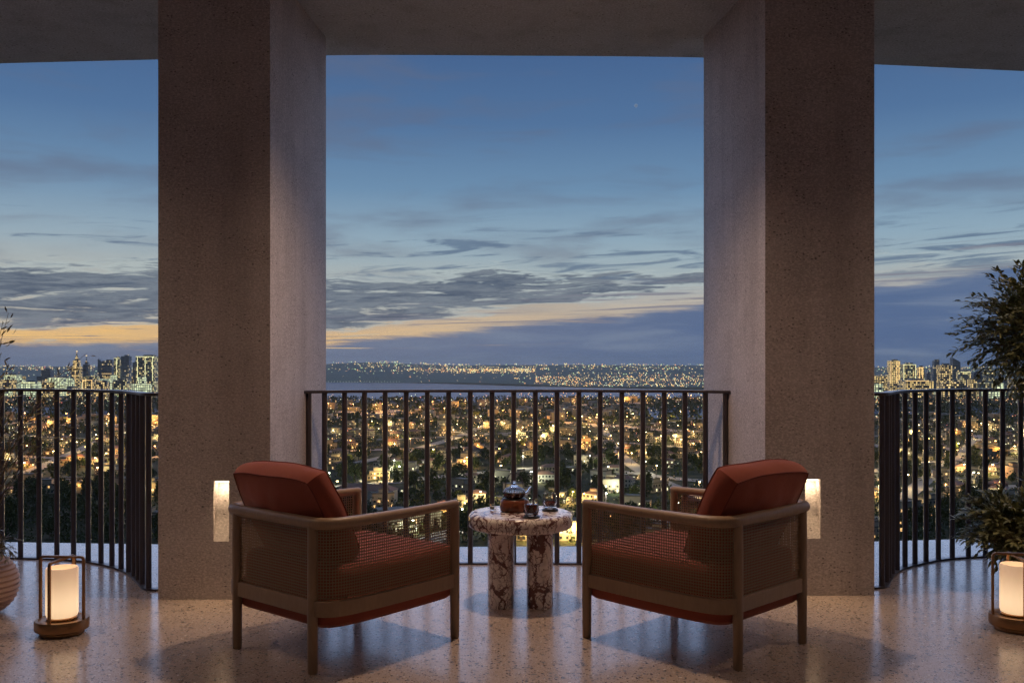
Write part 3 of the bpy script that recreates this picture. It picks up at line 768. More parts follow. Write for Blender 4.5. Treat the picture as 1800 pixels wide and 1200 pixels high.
# ------------------------------------------------------------------ potted plants
def leaf_mesh(mb_, p, d, up, L, W):
    d = d.normalized(); s = d.cross(up)
    if s.length < 1e-4: s = d.cross(Vector((1, 0, 0)))
    s.normalize(); nrm = s.cross(d)
    b = len(mb_.v)
    for f, wv, lift in ((0,0,0),(0.35,1,0.06),(0.35,-1,0.06),(0.72,0.72,0.05),(0.72,-0.72,0.05),(1.0,0,-0.06)):
        mb_.v.append(tuple(p + d*L*f + s*W*0.5*wv + nrm*L*lift))
    mb_.f += [(b,b+1,b+2),(b+1,b+3,b+4,b+2),(b+3,b+5,b+4)]
def rv(r_): 
    while True:
        v_ = Vector((r_.uniform(-1,1), r_.uniform(-1,1), r_.uniform(-1,1)))
        if 0.05 < v_.length < 1: return v_
def crown_sprays(mbL, mbB, r_, centre, rad, nsp, L, W, base, droop=0.1, twig=0.0022):
    """sprays that grow out from the trunk head and carry paired leaves"""
    for i in range(nsp):
        q = rv(r_); tip = centre + Vector((q.x*rad.x, q.y*rad.y, q.z*rad.z))
        dirn = (tip - base)
        st = base + dirn*r_.uniform(0.35, 0.6)
        ctrl = (st+tip)/2 + Vector((0, 0, 0.04)) + rv(r_)*0.03
        pts = [st*(1-t)**2 + ctrl*2*t*(1-t) + tip*t*t for t in [k/7 for k in range(8)]]
        for k in range(8): pts[k] = pts[k] - Vector((0, 0, droop*(k/7)**2))
        mbB.tube(pts[::2] + [pts[-1]], [twig, twig*0.9, twig*0.75, twig*0.6, twig*0.4], 4)
        for k in range(1, 8):
            t = (pts[k]-pts[k-1]).normalized()
            for sgn in (-1, 1):
                sd = t.cross(Vector((r_.uniform(-.5,.5), r_.uniform(-.5,.5), 1))).normalized()*sgn
                d = t*r_.uniform(0.5, 1.1) + sd*r_.uniform(0.5, 1.0) + Vector((0, 0, r_.uniform(-0.35, 0.35)))
                leaf_mesh(mbL, pts[k] + rv(r_)*0.006, d, Vector((r_.uniform(-.6,.6), r_.uniform(-.6,.6), 1)), L*r_.uniform(0.7, 1.2), W*r_.uniform(0.8, 1.2))
        leaf_mesh(mbL, pts[-1], (pts[-1]-pts[-2]), Vector((0.2, 0, 1)), L, W)
def pot(root, r0, h, ribbed=True, z=0.0):
    prof = []; n = 60
    for k in range(n+1):
        t = k/n; a = -0.42*math.pi + t*0.80*math.pi
        rr = r0*math.cos(a)**0.8 if math.cos(a) > 0 else 0
        prof.append((max(rr, 0.02) + (0.0045*math.cos(t*n*2*math.pi/4) if ribbed else 0), h*(math.sin(a)-math.sin(-0.42*math.pi))/(math.sin(0.38*math.pi)-math.sin(-0.42*math.pi))))
    m2 = MB(); m2.lathe(prof, 56, cap=False); top = prof[-1][0]
    m2.lathe([(top, prof[-1][1]), (top-0.012, prof[-1][1]+0.002), (top-0.016, prof[-1][1]-0.03)], 56, cap=False)
    m2.lathe([(prof[0][0], prof[0][1]), (0.002, prof[0][1])], 56, cap=False)
    m2.build('pot', M_POT, root, True)
    m2 = MB(); m2.lathe([(top-0.0165, prof[-1][1]-0.028), (0.003, prof[-1][1]-0.018)], 40, cap=False); m2.build('soil', M_SOIL, root, True)
    return prof[-1][1]-0.02
# left plant: wispy willow-leaved plant in a ribbed round pot
rl = random.Random(11)
pl = P(-34, 1078); rt = empty('potted_plant', pl); tag(rt, 'wispy thin-leaved plant in a ribbed blush round pot at left edge', 'potted plant')
hp = pot(rt, 0.178, 0.30)
mbL = MB(); mbB = MB(); base = Vector((0, 0, hp))
crown_sprays(mbL, mbB, rl, Vector((0.02, 0, hp+0.09)), Vector((0.19, 0.19, 0.11)), 60, 0.034, 0.010, base, 0.05)
for i in range(52):
    ang = rl.uniform(0, 2*math.pi); H_ = rl.uniform(0.45, 1.28); sp_ = rl.uniform(0.05, 0.52)
    tip = Vector((math.cos(ang)*sp_, math.sin(ang)*sp_, hp+H_)); ctrl = Vector((math.cos(ang)*sp_*0.25, math.sin(ang)*sp_*0.25, hp+H_*0.75))
    pts = [base*(1-t)**2 + ctrl*2*t*(1-t) + tip*t*t for t in [k/20 for k in range(21)]]
    mbB.tube(pts[::4], [0.004, 0.0034, 0.0028, 0.002, 0.0015, 0.001], 5)
    for k in range(6, 21):
        t = (pts[k]-pts[k-1]).normalized()
        for sgn in (-1, 1):
            if rl.random() < 0.12: continue
            sd = t.cross(rv(rl)).normalized()
            tw = pts[k] + sd*rl.uniform(0.0, 0.07)
            leaf_mesh(mbL, tw, t*rl.uniform(0.4, 1.0) + sd*rl.uniform(0.3, 1), rv(rl), rl.uniform(0.032, 0.052), rl.uniform(0.007, 0.010))
tag(mbL.build('foliage', M_LEAF2, rt), kind='stuff'); mbB.build('stem', M_BARK, rt, True)
# right: olive tree with a round head, and a full shrub below
rr_ = random.Random(5)
po = P(1842, 1022); ro = empty('olive_tree', po); tag(ro, 'potted olive tree with round crown above the right railing', 'tree')
hp = pot(ro, 0.20, 0.34, False)
mbL = MB(); mbB = MB(); zc = CH - (572-HZ)*po.y/F
head = Vector((-0.02, 0, zc-0.12))
crown_sprays(mbL, mbB, rr_, Vector((0.0, 0, zc)), Vector((0.56, 0.46, 0.42)), 620, 0.052, 0.0170, head, 0.03)
for i in range(14):
    d = rv(rr_).normalized(); tip = head + Vector((d.x*0.36, d.y*0.3, abs(d.z)*0.30))
    mbB.tube([head, (head+tip)/2+rv(rr_)*0.03, tip], [0.009, 0.006, 0.003], 6)
m2 = MB(); m2.tube(spline([Vector((0, 0, hp)), Vector((0.015, 0.01, hp+0.35)), Vector((-0.015, 0, zc-0.35)), head], 4), [0.022 - 0.0009*k for k in range(13)], 10); m2.build('trunk', M_BARK, ro, True)
tag(mbL.build('crown', M_LEAF, ro), kind='stuff'); mbB.build('branch', M_BARK, ro, True)
psx = P(1800, 1036); rs = empty('potted_shrub', psx); tag(rs, 'dense dark-leaved shrub behind the right lantern', 'shrub')
hp = pot(rs, 0.125, 0.17, False)
mbL = MB(); mbB = MB(); zc = CH - (905-HZ)*psx.y/F
crown_sprays(mbL, mbB, rr_, Vector((0.02, 0, zc)), Vector((0.38, 0.30, 0.26)), 420, 0.056, 0.0185, Vector((0.01, 0, hp)), 0.06)
tag(mbL.build('foliage', M_LEAF, rs), kind='stuff'); mbB.build('stem', M_BARK, rs, True)

# ================================================================== THE CITY BELOW
GZ = -62.0
def G(px, py, z=0.0): return P(px, py, GZ+z)
M_GRD = mat_ground()
m2 = MB(); m2.add([(-7900,-40,0),(7900,-40,0),(7900,9550,0),(-7900,9550,0)], [(0,1,2,3)])
o = m2.build('ground', M_GRD); o.location = (0, 0, GZ); tag(o, kind='structure')
M_WATER = mat_water()
def sheet(name, pts, z, mat):
    m2 = MB(); m2.add([(p.x, p.y, GZ+z) for p in pts], [tuple(range(len(pts)))])
    me = m2.mesh(name); bm = bmesh.new(); bm.from_mesh(me)
    bmesh.ops.recalc_face_normals(bm, faces=bm.faces)
    if bm.faces[0].normal.z < 0: bmesh.ops.reverse_faces(bm, faces=bm.faces[:])
    bmesh.ops.triangulate(bm, faces=bm.faces[:]); bm.to_mesh(me); bm.free()
    return tag(link(name, me, mat), kind='structure')
sheet('bay_water', [G(*q) for q in ((330,703),(560,706),(700,708),(850,707),(980,704),(1090,701),(1260,698),(1400,694),(1400,687),(1240,686),(1100,683),(1000,680.5),(900,678.5),(760,674),(640,672.5),(480,671),(330,671))], 0.5, M_WATER)
sheet('harbour_basin_water', [G(*q) for q in ((1120,733),(1190,738),(1340,742),(1420,728),(1340,716),(1200,713),(1130,718))], 0.5, M_WATER)
sheet('river_water', [G(*q) for q in ((-60,731),(120,733),(420,735),(420,722),(250,718),(60,716),(-60,716))], 0.5, M_WATER)
sheet('river_mouth_water', [G(*q) for q in ((1500,727),(1640,730),(1900,737),(1900,722),(1700,717),(1500,715))], 0.5, M_WATER)
M_ROAD = simple('road_asphalt', (0.16, 0.125, 0.095), 0.8, 0, 0.3, 0.02)
def road(name, pts, wid, z=0.3):
    path = spline([G(*q) for q in pts], 8); m2 = MB(); n = len(path)
    for i, p in enumerate(path):
        t = path[min(i+1, n-1)] - path[max(i-1, 0)]; t.z = 0; t.normalize(); s = Vector((-t.y, t.x, 0))*wid/2
        m2.v += [(p.x+s.x, p.y+s.y, GZ+z), (p.x-s.x, p.y-s.y, GZ+z)]
    for i in range(n-1): m2.f.append((2*i+1, 2*i+3, 2*i+2, 2*i))
    tag(m2.build(name, M_ROAD), kind='structure'); return path
ROADS = []
ROADS.append((road('highway', [(-120,742),(150,746),(420,748),(700,722),(900,716),(1200,706),(1400,702)], 44), 'orange', 34))
ROADS.append((road('highway', [(420,720),(600,724),(800,735),(1000,744),(1240,762),(1500,782),(1900,800)], 26, 0.6), 'orange', 30))
ROADS.append((road('street', [(560,860),(800,836),(1000,822),(1240,846),(1600,860),(1900,850)], 12), 'white', 30))
ROADS.append((road('street', [(740,970),(800,935),(1050,900),(1250,930)], 10), 'white', 26))
ROADS.append((road('street', [(-60,800),(150,806),(420,800),(700,790),(980,786),(1240,800)], 12, 0.45), 'orange', 30))

for q in ([(560,752),(760,758),(980,770),(1240,790)], [(540,776),(700,772),(860,764),(1010,752),(1260,738)], [(1520,768),(1660,760),(1860,756)], [(-40,762),(120,770),(300,776)],
          [(600,820),(690,800),(800,770),(850,748)], [(1240,880),(1130,830),(1080,790),(1060,756)], [(1530,830),(1650,812),(1860,822)], [(1560,900),(1620,850),(1690,800),(1720,765)], [(30,840),(120,800),(190,770)]):
    ROADS.append((road('street', q, 9, 0.45), 'gold', 0))

# --- far shore: low hills and their lights
def shore(px, t):
    k = max(0.0, min(1.0, (px-780)/320.0)); k = k*k*(3-2*k); a = 3300 - 640*k
    return a + t*(6500-a)
hm = MB(); NXH, NYH = 90, 10
for j in range(NYH+1):
    for i in range(NXH+1):
        px = -200 + 2200*i/NXH; t = j/NYH
        d = shore(px, t)
        nz = mnoise.noise(Vector((px*0.004, 1.3, 0)))*0.5 + mnoise.noise(Vector((px*0.013, 4.1, 0)))*0.25
        top = (64 + 16*nz)
        if 560 < px < 790: top += 18*max(0, 1-abs(px-650)/140)
        if px < 420 or px > 1420: top -= 14
        z = top*(t**0.8)*(1.0 if j < NYH else 0.92) - 1.0
        hm.v.append(((px-900)*d/F, d, GZ+z))
for j in range(NYH):
    for i in range(NXH): a = j*(NXH+1)+i; hm.f.append((a, a+1, a+NXH+2, a+NXH+1))
hills = hm.build('far_hills', simple('dark_hillside', (0.05, 0.075, 0.055), 0.95, 0, 0.4, 0.004), None, True); tag(hills, kind='structure')
def hill_z(px, t):
    i = max(0, min(NXH-1, int((px+200)/2200*NXH))); j = max(0, min(NYH, int(round(t*NYH))))
    return hm.v[j*(NXH+1)+i][2]
LIGHTMATS = {'amber': emissive('amber_lamp_glow', (1.0, 0.42, 0.08), 1.5), 'gold': emissive('gold_lamp_glow', (1.0, 0.68, 0.20), 1.4),
             'white': emissive('white_lamp_glow', (0.92, 1.0, 0.60), 1.4), 'green': emissive('pale_green_lamp_glow', (0.70, 0.95, 0.36), 1.1), 'red': emissive('red_lamp_glow', (1.0, 0.16, 0.06), 1.3)}
LB = {k: MB() for k in LIGHTMATS}
def dot(kind, p, r):
    x, y, z = p; b = LB[kind]
    b.add([(x-r,y,z),(x+r,y,z),(x,y-r,z),(x,y+r,z),(x,y,z-r),(x,y,z+r)], [(0,2,5),(2,1,5),(1,3,5),(3,0,5),(2,0,4),(1,2,4),(3,1,4),(0,3,4)])
rc = random.Random(23)
def pick(w): 
    x = rc.random()*sum(w.values())
    for k, v_ in w.items():
        x -= v_
        if x <= 0: return k
    return k
MIXF = {'gold': 8, 'green': 2.4, 'white': 1.2, 'amber': 1.2, 'red': 0.05}
for i in range(3800):                                    # slopes of the far shore
    px = rc.uniform(-60, 1860); t = rc.random()**1.25
    cl = mnoise.noise(Vector((px*0.011, t*4, 7)))
    if cl < -0.12 and rc.random() < 0.75: continue
    d = shore(px, t)*0.995; z = hill_z(px, t)
    if 570 < px < 900 and t < 0.25 and rc.random() < 0.8: continue
    dot(pick(MIXF), ((px-900)*d/F, d, z + rc.uniform(2, 9)), d/F*rc.choice((0.5, 0.65, 0.8, 1.1)))
for i in range(900):                                     # bright town along the far beach
    px = 900 + rc.uniform(0, 340) if rc.random() < 0.55 else rc.gauss(850, 75)
    t = abs(rc.gauss(0, 0.08)) if px > 940 else rc.uniform(0.30, 0.46)
    d = shore(px, t)*0.995; dot(pick({'gold': 6, 'white': 2, 'amber': 3}), ((px-900)*d/F, d, hill_z(px, t) + rc.uniform(2, 14)), d/F*rc.uniform(0.5, 1.1))
for path_, kind_, gap_ in ROADS:                          # strings of road lights
    for p in resample(path_, 13.0 if gap_ == 0 else 15.0, 2.0):
        q = p + Vector((rc.uniform(-2, 2), rc.uniform(-3, 3), 5.5))
        dot(pick({'amber': 6, 'gold': 4} if kind_ != 'white' else {'white': 5, 'gold': 3}), q, q.y/F*rc.choice((0.4, 0.5, 0.65)))
for i in range(26):
    px = 572 + i*5.2; d = 3250; dot('white', ((px-900)*d/F, d, GZ+5), d/F*0.45)
for (y0, y1, x0, x1, n_) in ((672,722,-40,420,700), (672,720,1400,1840,700), (700,716,573,900,70), (698,712,900,1240,150), (716,742,573,1240,130), (742,800,573,1240,150), (742,800,-40,280,80), (742,800,1540,1840,110)):
    for i in range(n_):
        py = rc.uniform(y0, y1); p = G(rc.uniform(x0, x1), py)
        p.z = GZ + rc.uniform(4, 12)
        dot(pick({'gold': 5, 'amber': 4, 'white': 1.6, 'green': 0.8, 'red': 0.3}), p, p.y/F*rc.choice((0.5, 0.6, 0.75, 1.0)))

# --- real buildings
WALLC = {'cream': (0.31, 0.25, 0.17), 'sandy': (0.28, 0.205, 0.125), 'white': (0.36, 0.335, 0.27), 'terracotta': (0.28, 0.15, 0.09), 'grey': (0.19, 0.175, 0.14)}
WALLM = {k: simple(k + '_render', v_, 0.9, 0, 0.15, 0.5) for k, v_ in WALLC.items()}
ROOFM = simple('flat_roof_screed', (0.11, 0.095, 0.07), 0.9, 0, 0.3, 0.4)
TILEM = simple('clay_roof_tiles', (0.15, 0.075, 0.045), 0.85, 0, 0.3, 1.0)
WLIT = {'warm': emissive('warm_lit_window', (1.0, 0.55, 0.16), 1.3), 'pale': emissive('pale_lit_window', (1.0, 0.90, 0.52), 1.2)}
WDRK = simple('dark_window_glass', (0.02, 0.024, 0.03), 0.15)
def villa_variant(seed, hip):
    """returns meshes: wall, roof, lit windows, dark windows, door"""
    r_ = random.Random(seed); wall = MB(); roof = MB(); lit = MB(); drk = MB(); door = MB()
    W_ = r_.uniform(11, 17); D_ = r_.uniform(9, 13); st = r_.choice((1, 2, 2, 2, 3)); H_ = 3.3*st
    blocks = [(0, 0, W_, D_, H_)]
    if r_.random() < 0.8:
        w2 = W_*r_.uniform(0.4, 0.6); blocks.append((r_.choice((-1, 1))*(W_*0.5 + w2*0.32), -r_.uniform(0, 2.5), w2, D_*0.72, max(3.3, H_-3.3)))
    if st >= 2 and r_.random() < 0.5: blocks.append((r_.uniform(-2, 2), 0.6, W_*0.42, D_*0.5, H_+2.6))
    for bi, (x, y, w_, d_, h_) in enumerate(blocks):
        wall.box((x, y, h_/2), (w_, d_, h_))
        if hip and bi == 0:
            e = 0.6; a, b = w_/2+e, d_/2+e; rg = max(0.5, (w_-d_)/2+0.5)
            roof.add([(x-a,y-b,h_),(x+a,y-b,h_),(x+a,y+b,h_),(x-a,y+b,h_),(x-rg,y,h_+2.4),(x+rg,y,h_+2.4)], [(0,1,5,4),(1,2,5),(2,3,4,5),(3,0,4),(3,2,1,0)])
        else:
            roof.box((x, y, h_+0.13), (w_+0.5, d_+0.5, 0.26))
            for sx_ in (-1, 1): roof.box((x+sx_*(w_/2+0.1), y, h_+0.55), (0.25, d_+0.4, 0.6))
            roof.box((x, y-d_/2-0.1, h_+0.55), (w_+0.0, 0.25, 0.6))
        ns = max(1, int(h_/3.3)); nw = max(2, int(w_/2.6))
        for s in range(ns):
            for k in range(nw):
                xx = x - w_/2 + w_*(k+0.5)/nw; zz = s*3.3 + 1.75
                tgt = lit if r_.random() < 0.24 else drk
                tgt.box((xx, y-d_/2-0.02, zz), (w_/nw*r_.choice((0.42, 0.55)), 0.12, 1.5 if s else 1.9))
            for k in range(3):
                for sx_ in (-1, 1):
                    tgt = lit if r_.random() < 0.25 else drk
                    tgt.box((x+sx_*(w_/2+0.02), y - d_/2 + d_*(k+0.5)/3, s*3.3+1.75), (0.12, 1.3, 1.5))
    door.box((blocks[0][0]+W_*0.1, -D_/2-0.07, 1.15), (1.4, 0.16, 2.3))
    if r_.random() < 0.6: wall.box((W_*0.1, -D_/2-1.2, 2.75), (4.2, 2.4, 0.25)); wall.box((W_*0.1-1.9, -D_/2-2.2, 1.3), (0.3, 0.3, 2.62)); wall.box((W_*0.1+1.9, -D_/2-2.2, 1.3), (0.3, 0.3, 2.62))
    if not lit.f: lit.box((0, -D_/2-0.02, 1.6), (2.2, 0.12, 1.6))
    return [q.mesh(n_) for q, n_ in ((wall, 'wall'), (roof, 'roof'), (lit, 'lit_windows'), (drk, 'dark_windows'), (door, 'door'))], st
VILLAS = [villa_variant(100+k, k % 3 == 2) + (k % 3 == 2,) for k in range(12)]
DOORM = simple('dark_door_wood', (0.07, 0.04, 0.025), 0.6)
VCACHE = {}
def villa_parts(k, wc, lc):
    key = (k, wc, lc)
    if key not in VCACHE:
        out = []
        for me, mt, nm in zip(VILLAS[k][0], (WALLM[wc], TILEM if VILLAS[k][2] else ROOFM, WLIT[lc], WDRK, DOORM), ('wall', 'roof', 'lit_windows', 'dark_windows', 'door')):
            c_ = me.copy(); c_.materials.append(mt); out.append((nm, c_))
        VCACHE[key] = out
    return VCACHE[key]
PENDING = []      # (object, category noun, look words, plural group)
def villa(p, rz, k, wc, lc):
    root = empty('villa', p, rz); root['group'] = 'villas in the valley below'
    for nm, me in villa_parts(k, wc, lc):
        o = link(nm, me, None, root)
        if nm.endswith('windows'): o['kind'] = 'stuff'
    look = '%s %s villa' % (wc, 'hip-roofed' if VILLAS[k][2] else 'flat-roofed')
    PENDING.append((root, 'villa', look, 'house')); return root

# --- trees of the valley
def tree_variant(seed, tall=False):
    r_ = random.Random(seed); m2 = MB()
    blobs = [(Vector((r_.uniform(-2.4, 2.4), r_.uniform(-2.4, 2.4), r_.uniform(3.6, 8.0))), r_.uniform(1.3, 2.7)) for _ in range(9)]
    if tall: blobs = [(Vector((r_.uniform(-.8, .8), r_.uniform(-.8, .8), 2.5+k*1.15)), 1.9-0.13*k) for k in range(9)]
    for c_, rad in blobs:
        for i in range(75):
            d = rv(r_).normalized(); p = c_ + d*rad*r_.uniform(0.55, 1.08)
            leaf_mesh(m2, p, (d + rv(r_)*0.9), rv(r_), r_.uniform(0.7, 1.35), r_.uniform(0.5, 0.9))
    cr = m2.mesh('crown'); t = MB(); t.tube([(0,0,0), (0.1,0.05,2.2), (0,0,4.6)], [0.30, 0.22, 0.10], 7)
    for i in range(4):
        a = r_.uniform(0, 6.28); t.tube([(0,0,2.6), (math.cos(a)*0.9, math.sin(a)*0.9, 4.0), (math.cos(a)*1.7, math.sin(a)*1.7, 5.2)], [0.13, 0.09, 0.04], 5)
    return cr, t.mesh('trunk')
M_TREE = mat_leaf('night_tree_leaf', (0.020, 0.029, 0.010, 1), (0.070, 0.080, 0.022, 1), 0.05, 0.9)
TREES = []
for k in range(6):
    c_, t_ = tree_variant(300+k, k == 5); c_.materials.append(M_TREE); t_.materials.append(M_BARK); TREES.append((c_, t_))
def tree(p, k, s):
    root = empty('tree', p, rc.uniform(0, 6.28)); root.scale = (s, s, s*rc.uniform(0.9, 1.15)); root['group'] = 'trees in the valley below'
    link('crown', TREES[k][0], None, root); link('trunk', TREES[k][1], None, root)
    PENDING.append((root, 'tree', 'tall narrow dark tree' if k == 5 else 'rounded dark tree', 'tree')); return root

# --- street lamps, each with its own light
def lamp_meshes():
    p = MB(); p.tube([(0,0,0), (0,0,4.0), (0,0,7.6), (0.35,0,8.2), (1.5,0,8.4)], [0.16, 0.12, 0.10, 0.08, 0.07], 6)
    h_ = MB(); h_.box((1.75, 0, 8.36), (1.1, 0.55, 0.30)); return p.mesh('pole'), h_.mesh('lamp_head')
LPOLE, LHEAD0 = lamp_meshes(); LPOLE.materials.append(M_RAIL)
LH = {}
for k_, col_, st_ in (('orange', (1.0, 0.50, 0.13), 26.0), ('white', (0.95, 1.0, 0.74), 26.0), ('gold', (1.0, 0.74, 0.30), 26.0)):
    c_ = LHEAD0.copy(); c_.materials.append(emissive(k_ + '_street_lamp', col_, st_)); LH[k_] = (c_, col_)
def street_lamp(p, rz, kind, energy, size=1.0):
    root = empty('street_lamp', p, rz); root.scale = (size,)*3; root['group'] = 'street lamps in the valley below'
    link('pole', LPOLE, None, root); link('lamp_head', LH[kind][0], None, root)
    key = 'L_%s_%d' % (kind, int(energy))
    ld = bpy.data.lights.get(key)
    if ld is None:
        ld = bpy.data.lights.new(key, 'POINT'); ld.energy = energy; ld.color = LH[kind][1]; ld.shadow_soft_size = 0.35
    o = bpy.data.objects.new('lamp_light', ld); C.objects.link(o); o.parent = root; o.location = (1.75, 0, 7.9)
    PENDING.append((root, 'street lamp', 'lit %s street lamp' % kind, 'lamp')); return root

COLS = ((280, 572), (1238, 1536))
def hidden(px, m=0): return any(a+m < px < b-m for a, b in COLS) or px < -30 or px > 1830
ROADPTS = [p for path, _, _ in ROADS for p in path]
def near_road(p, lim):
    return any((p.x-q.x)**2 + (p.y-q.y)**2 < lim*lim for q in ROADPTS)
nv = nt_ = nl_ = 0
VS = 0.66                                                # the villas stand small and close
xb = {k: MB() for k in WALLM}; xr = MB(); xl = {'warm': MB(), 'pale': MB()}; xd = MB(); xt = MB()
def far_villa(p, rz, wc, lc):
    M = Matrix.Translation(p) @ Matrix.Rotation(rz, 4, 'Z')
    W_, D_, H_ = rc.uniform(7.5, 11.5), rc.uniform(6, 8.5), rc.choice((2.4, 4.4, 4.4, 6.6))
    for (x, y, w_, d_, h_) in ((0, 0, W_, D_, H_), (rc.choice((-1, 1))*W_*0.62, -1.0, W_*0.5, D_*0.7, max(2.4, H_-2.2))):
        xb[wc].box((x, y, h_/2), (w_, d_, h_), M=M); xr.box((x, y, h_+0.12), (w_+0.4, d_+0.4, 0.24), M=M)
        for f in range(max(1, int(h_/2.2))):
            n_ = max(2, int(w_/2.0))
            for k in range(n_):
                (xl[lc] if rc.random() < 0.20 else xd).box((x-w_/2+w_*(k+0.5)/n_, y-d_/2-0.03, f*2.2+1.2), (0.9, 0.1, 1.1), M=M)
d = 350.0
while d < 1010:
    span = 1860*d/F/2; step = 18.5; x = -span + rc.uniform(0, step)
    while x < span:
        p = Vector((x + rc.uniform(-4, 4), d + rc.uniform(-5, 5), GZ)); px, py = to_px(p)
        x += step*rc.uniform(0.85, 1.2)
        if hidden(px, 6): continue
        dense_wood = (px < 215 and py > 868) or (px > 1600 and py > 905) or (740 < px < 870 and py > 905) or (1000 < px < 1060 and py > 915)
        clump = mnoise.noise(Vector((p.x*0.012, p.y*0.009, 2.0)))
        u = rc.random() + clump*0.35
        if near_road(p, 11): continue
        def put_tree(q, sz):
            global nt_
            k = rc.randrange(6)
            if nt_ < 298: tree(q, k, sz); nt_ += 1
            else:
                hb = 3.4*sz
                for _ in range(22): q_ = rv(rc); leaf_mesh(xt, q + Vector((q_.x*hb*1.1, q_.y*hb*1.1, hb*1.15+q_.z*hb)), rv(rc), rv(rc), rc.uniform(1.0, 1.9), rc.uniform(0.8, 1.3))
        if dense_wood:
            put_tree(p, rc.uniform(0.7, 1.15))
            if rc.random() < 0.5: put_tree(p + Vector((rc.uniform(-7, 7), rc.uniform(-6, 6), 0)), rc.uniform(0.6, 1.0))
            continue
        cool = 600 < px < 1240 and py > 815
        if u < 0.42:
            wc = rc.choice(('cream', 'cream', 'sandy', 'white', 'white', 'grey', 'terracotta' if px < 260 or px > 1540 else 'cream'))
            lc = 'pale' if (cool and rc.random() < 0.75) else ('warm' if rc.random() < 0.8 else 'pale')
            rz = rc.choice((0, 0.25, -0.3, 0.6, -0.55, 1.57)) + rc.uniform(-.1, .1)
            if nv < 290:
                villa(p, rz, rc.randrange(12), wc, lc).scale = (VS, VS, VS); nv += 1
            else: far_villa(p, rz, wc, lc)
            if rc.random() < 0.45: put_tree(p + Vector((rc.choice((-1, 1))*rc.uniform(7.5, 10), rc.uniform(-6, 2), 0)), rc.uniform(0.4, 0.7))
            if rc.random() < 0.42 and nl_ < 250:
                kind = 'white' if (cool and rc.random() < 0.6) else rc.choice(('orange', 'gold', 'gold'))
                street_lamp(p + Vector((rc.uniform(-8, 8), -rc.uniform(6.5, 9), 0)), rc.uniform(0, 6.28), kind, rc.choice((3000, 7000, 14000)), rc.uniform(0.6, 0.8)); nl_ += 1
            for _ in range(rc.choice((0, 0, 1, 1, 2))):
                q = p + Vector((rc.uniform(-9, 9), -rc.uniform(4, 8), rc.uniform(1, 4)))
                dot(pick({'gold': 5, 'amber': 3, 'white': 4 if cool else 1, 'green': 1.0}), q, q.y/F*rc.choice((0.4, 0.5, 0.7)))
        elif u < 0.97:
            put_tree(p, rc.uniform(0.55, 1.0))
            if rc.random() < 0.4: put_tree(p + Vector((rc.uniform(4, 8), rc.uniform(-5, 5), 0)), rc.uniform(0.45, 0.8))
            if rc.random() < 0.10 and nl_ < 250: street_lamp(p + Vector((rc.uniform(-7, 7), -7, 0)), rc.uniform(0, 6.28), rc.choice(('orange', 'gold')), 3500, 0.6); nl_ += 1
    d += 18.0 + (d-350)*0.010
for k_, b_ in xb.items():
    if b_.f: tag(b_.build('further_villas', WALLM[k_]), 'small %s villas further down the valley' % k_, 'houses', kind='stuff')
tag(xr.build('further_roofs', ROOFM), 'flat roofs of the further valley villas', 'roofs', kind='stuff')
for k_, b_ in xl.items(): tag(b_.build('further_lit_windows', WLIT[k_]), '%s lit windows of the further valley villas' % k_, 'windows', kind='stuff')
tag(xd.build('further_dark_windows', WDRK), 'dark windows of the further valley villas', 'windows', kind='stuff')
tag(xt.build('further_trees', M_TREE), 'dark trees among the further valley villas', 'trees', kind='stuff')
for path, kind, gap in ROADS:                            # lamps along the roads
    for p in resample(path, gap*1.5 if gap else 75.0, 5.0):
        px, py = to_px(p)
        if hidden(px, 2) or py < 700 or py > 955: continue
        big = p.y > 950
        street_lamp(Vector((p.x, p.y+ (20 if big else 7), GZ)), R(-90), kind, 30000 if big else 9000, 1.25 if big else 0.9); nl_ += 1
print('villas', nv, 'trees', nt_, 'lamps', nl_)

ug = MB()
for i in range(3400):
    dd = 340 + 700*rc.random()**0.8; p = Vector((rc.uniform(-1, 1)*930*dd/F, dd, GZ)); px, py = to_px(p)
    if hidden(px, 4) or near_road(p, 8): continue
    hb = rc.choice((0.8, 1.2, 1.8, 2.6))
    for k in range(12 if hb < 3 else 26): q_ = rv(rc); leaf_mesh(ug, p + Vector((q_.x*(2.2+hb*0.5), q_.y*(2.2+hb*0.5), hb*0.95+q_.z*hb)), rv(rc), rv(rc), rc.uniform(0.9, 1.7), rc.uniform(0.7, 1.2))
for i in range(750):
    dd = rc.uniform(338, 430); p = Vector((rc.uniform(-1, 1)*930*dd/F, dd, GZ)); px, py = to_px(p)
    if hidden(px, 4): continue
    hb = rc.choice((1.2, 2.0, 3.0))
    for k in range(22): q_ = rv(rc); leaf_mesh(ug, p + Vector((q_.x*(2.2+hb*0.5), q_.y*(2.2+hb*0.5), hb*0.9+q_.z*hb)), rv(rc), rv(rc), rc.uniform(0.7, 1.5), rc.uniform(0.5, 1.0))
tag(ug.build('undergrowth', M_TREE), 'dark garden shrubs and hedges between the villas', 'shrubs', kind='stuff')

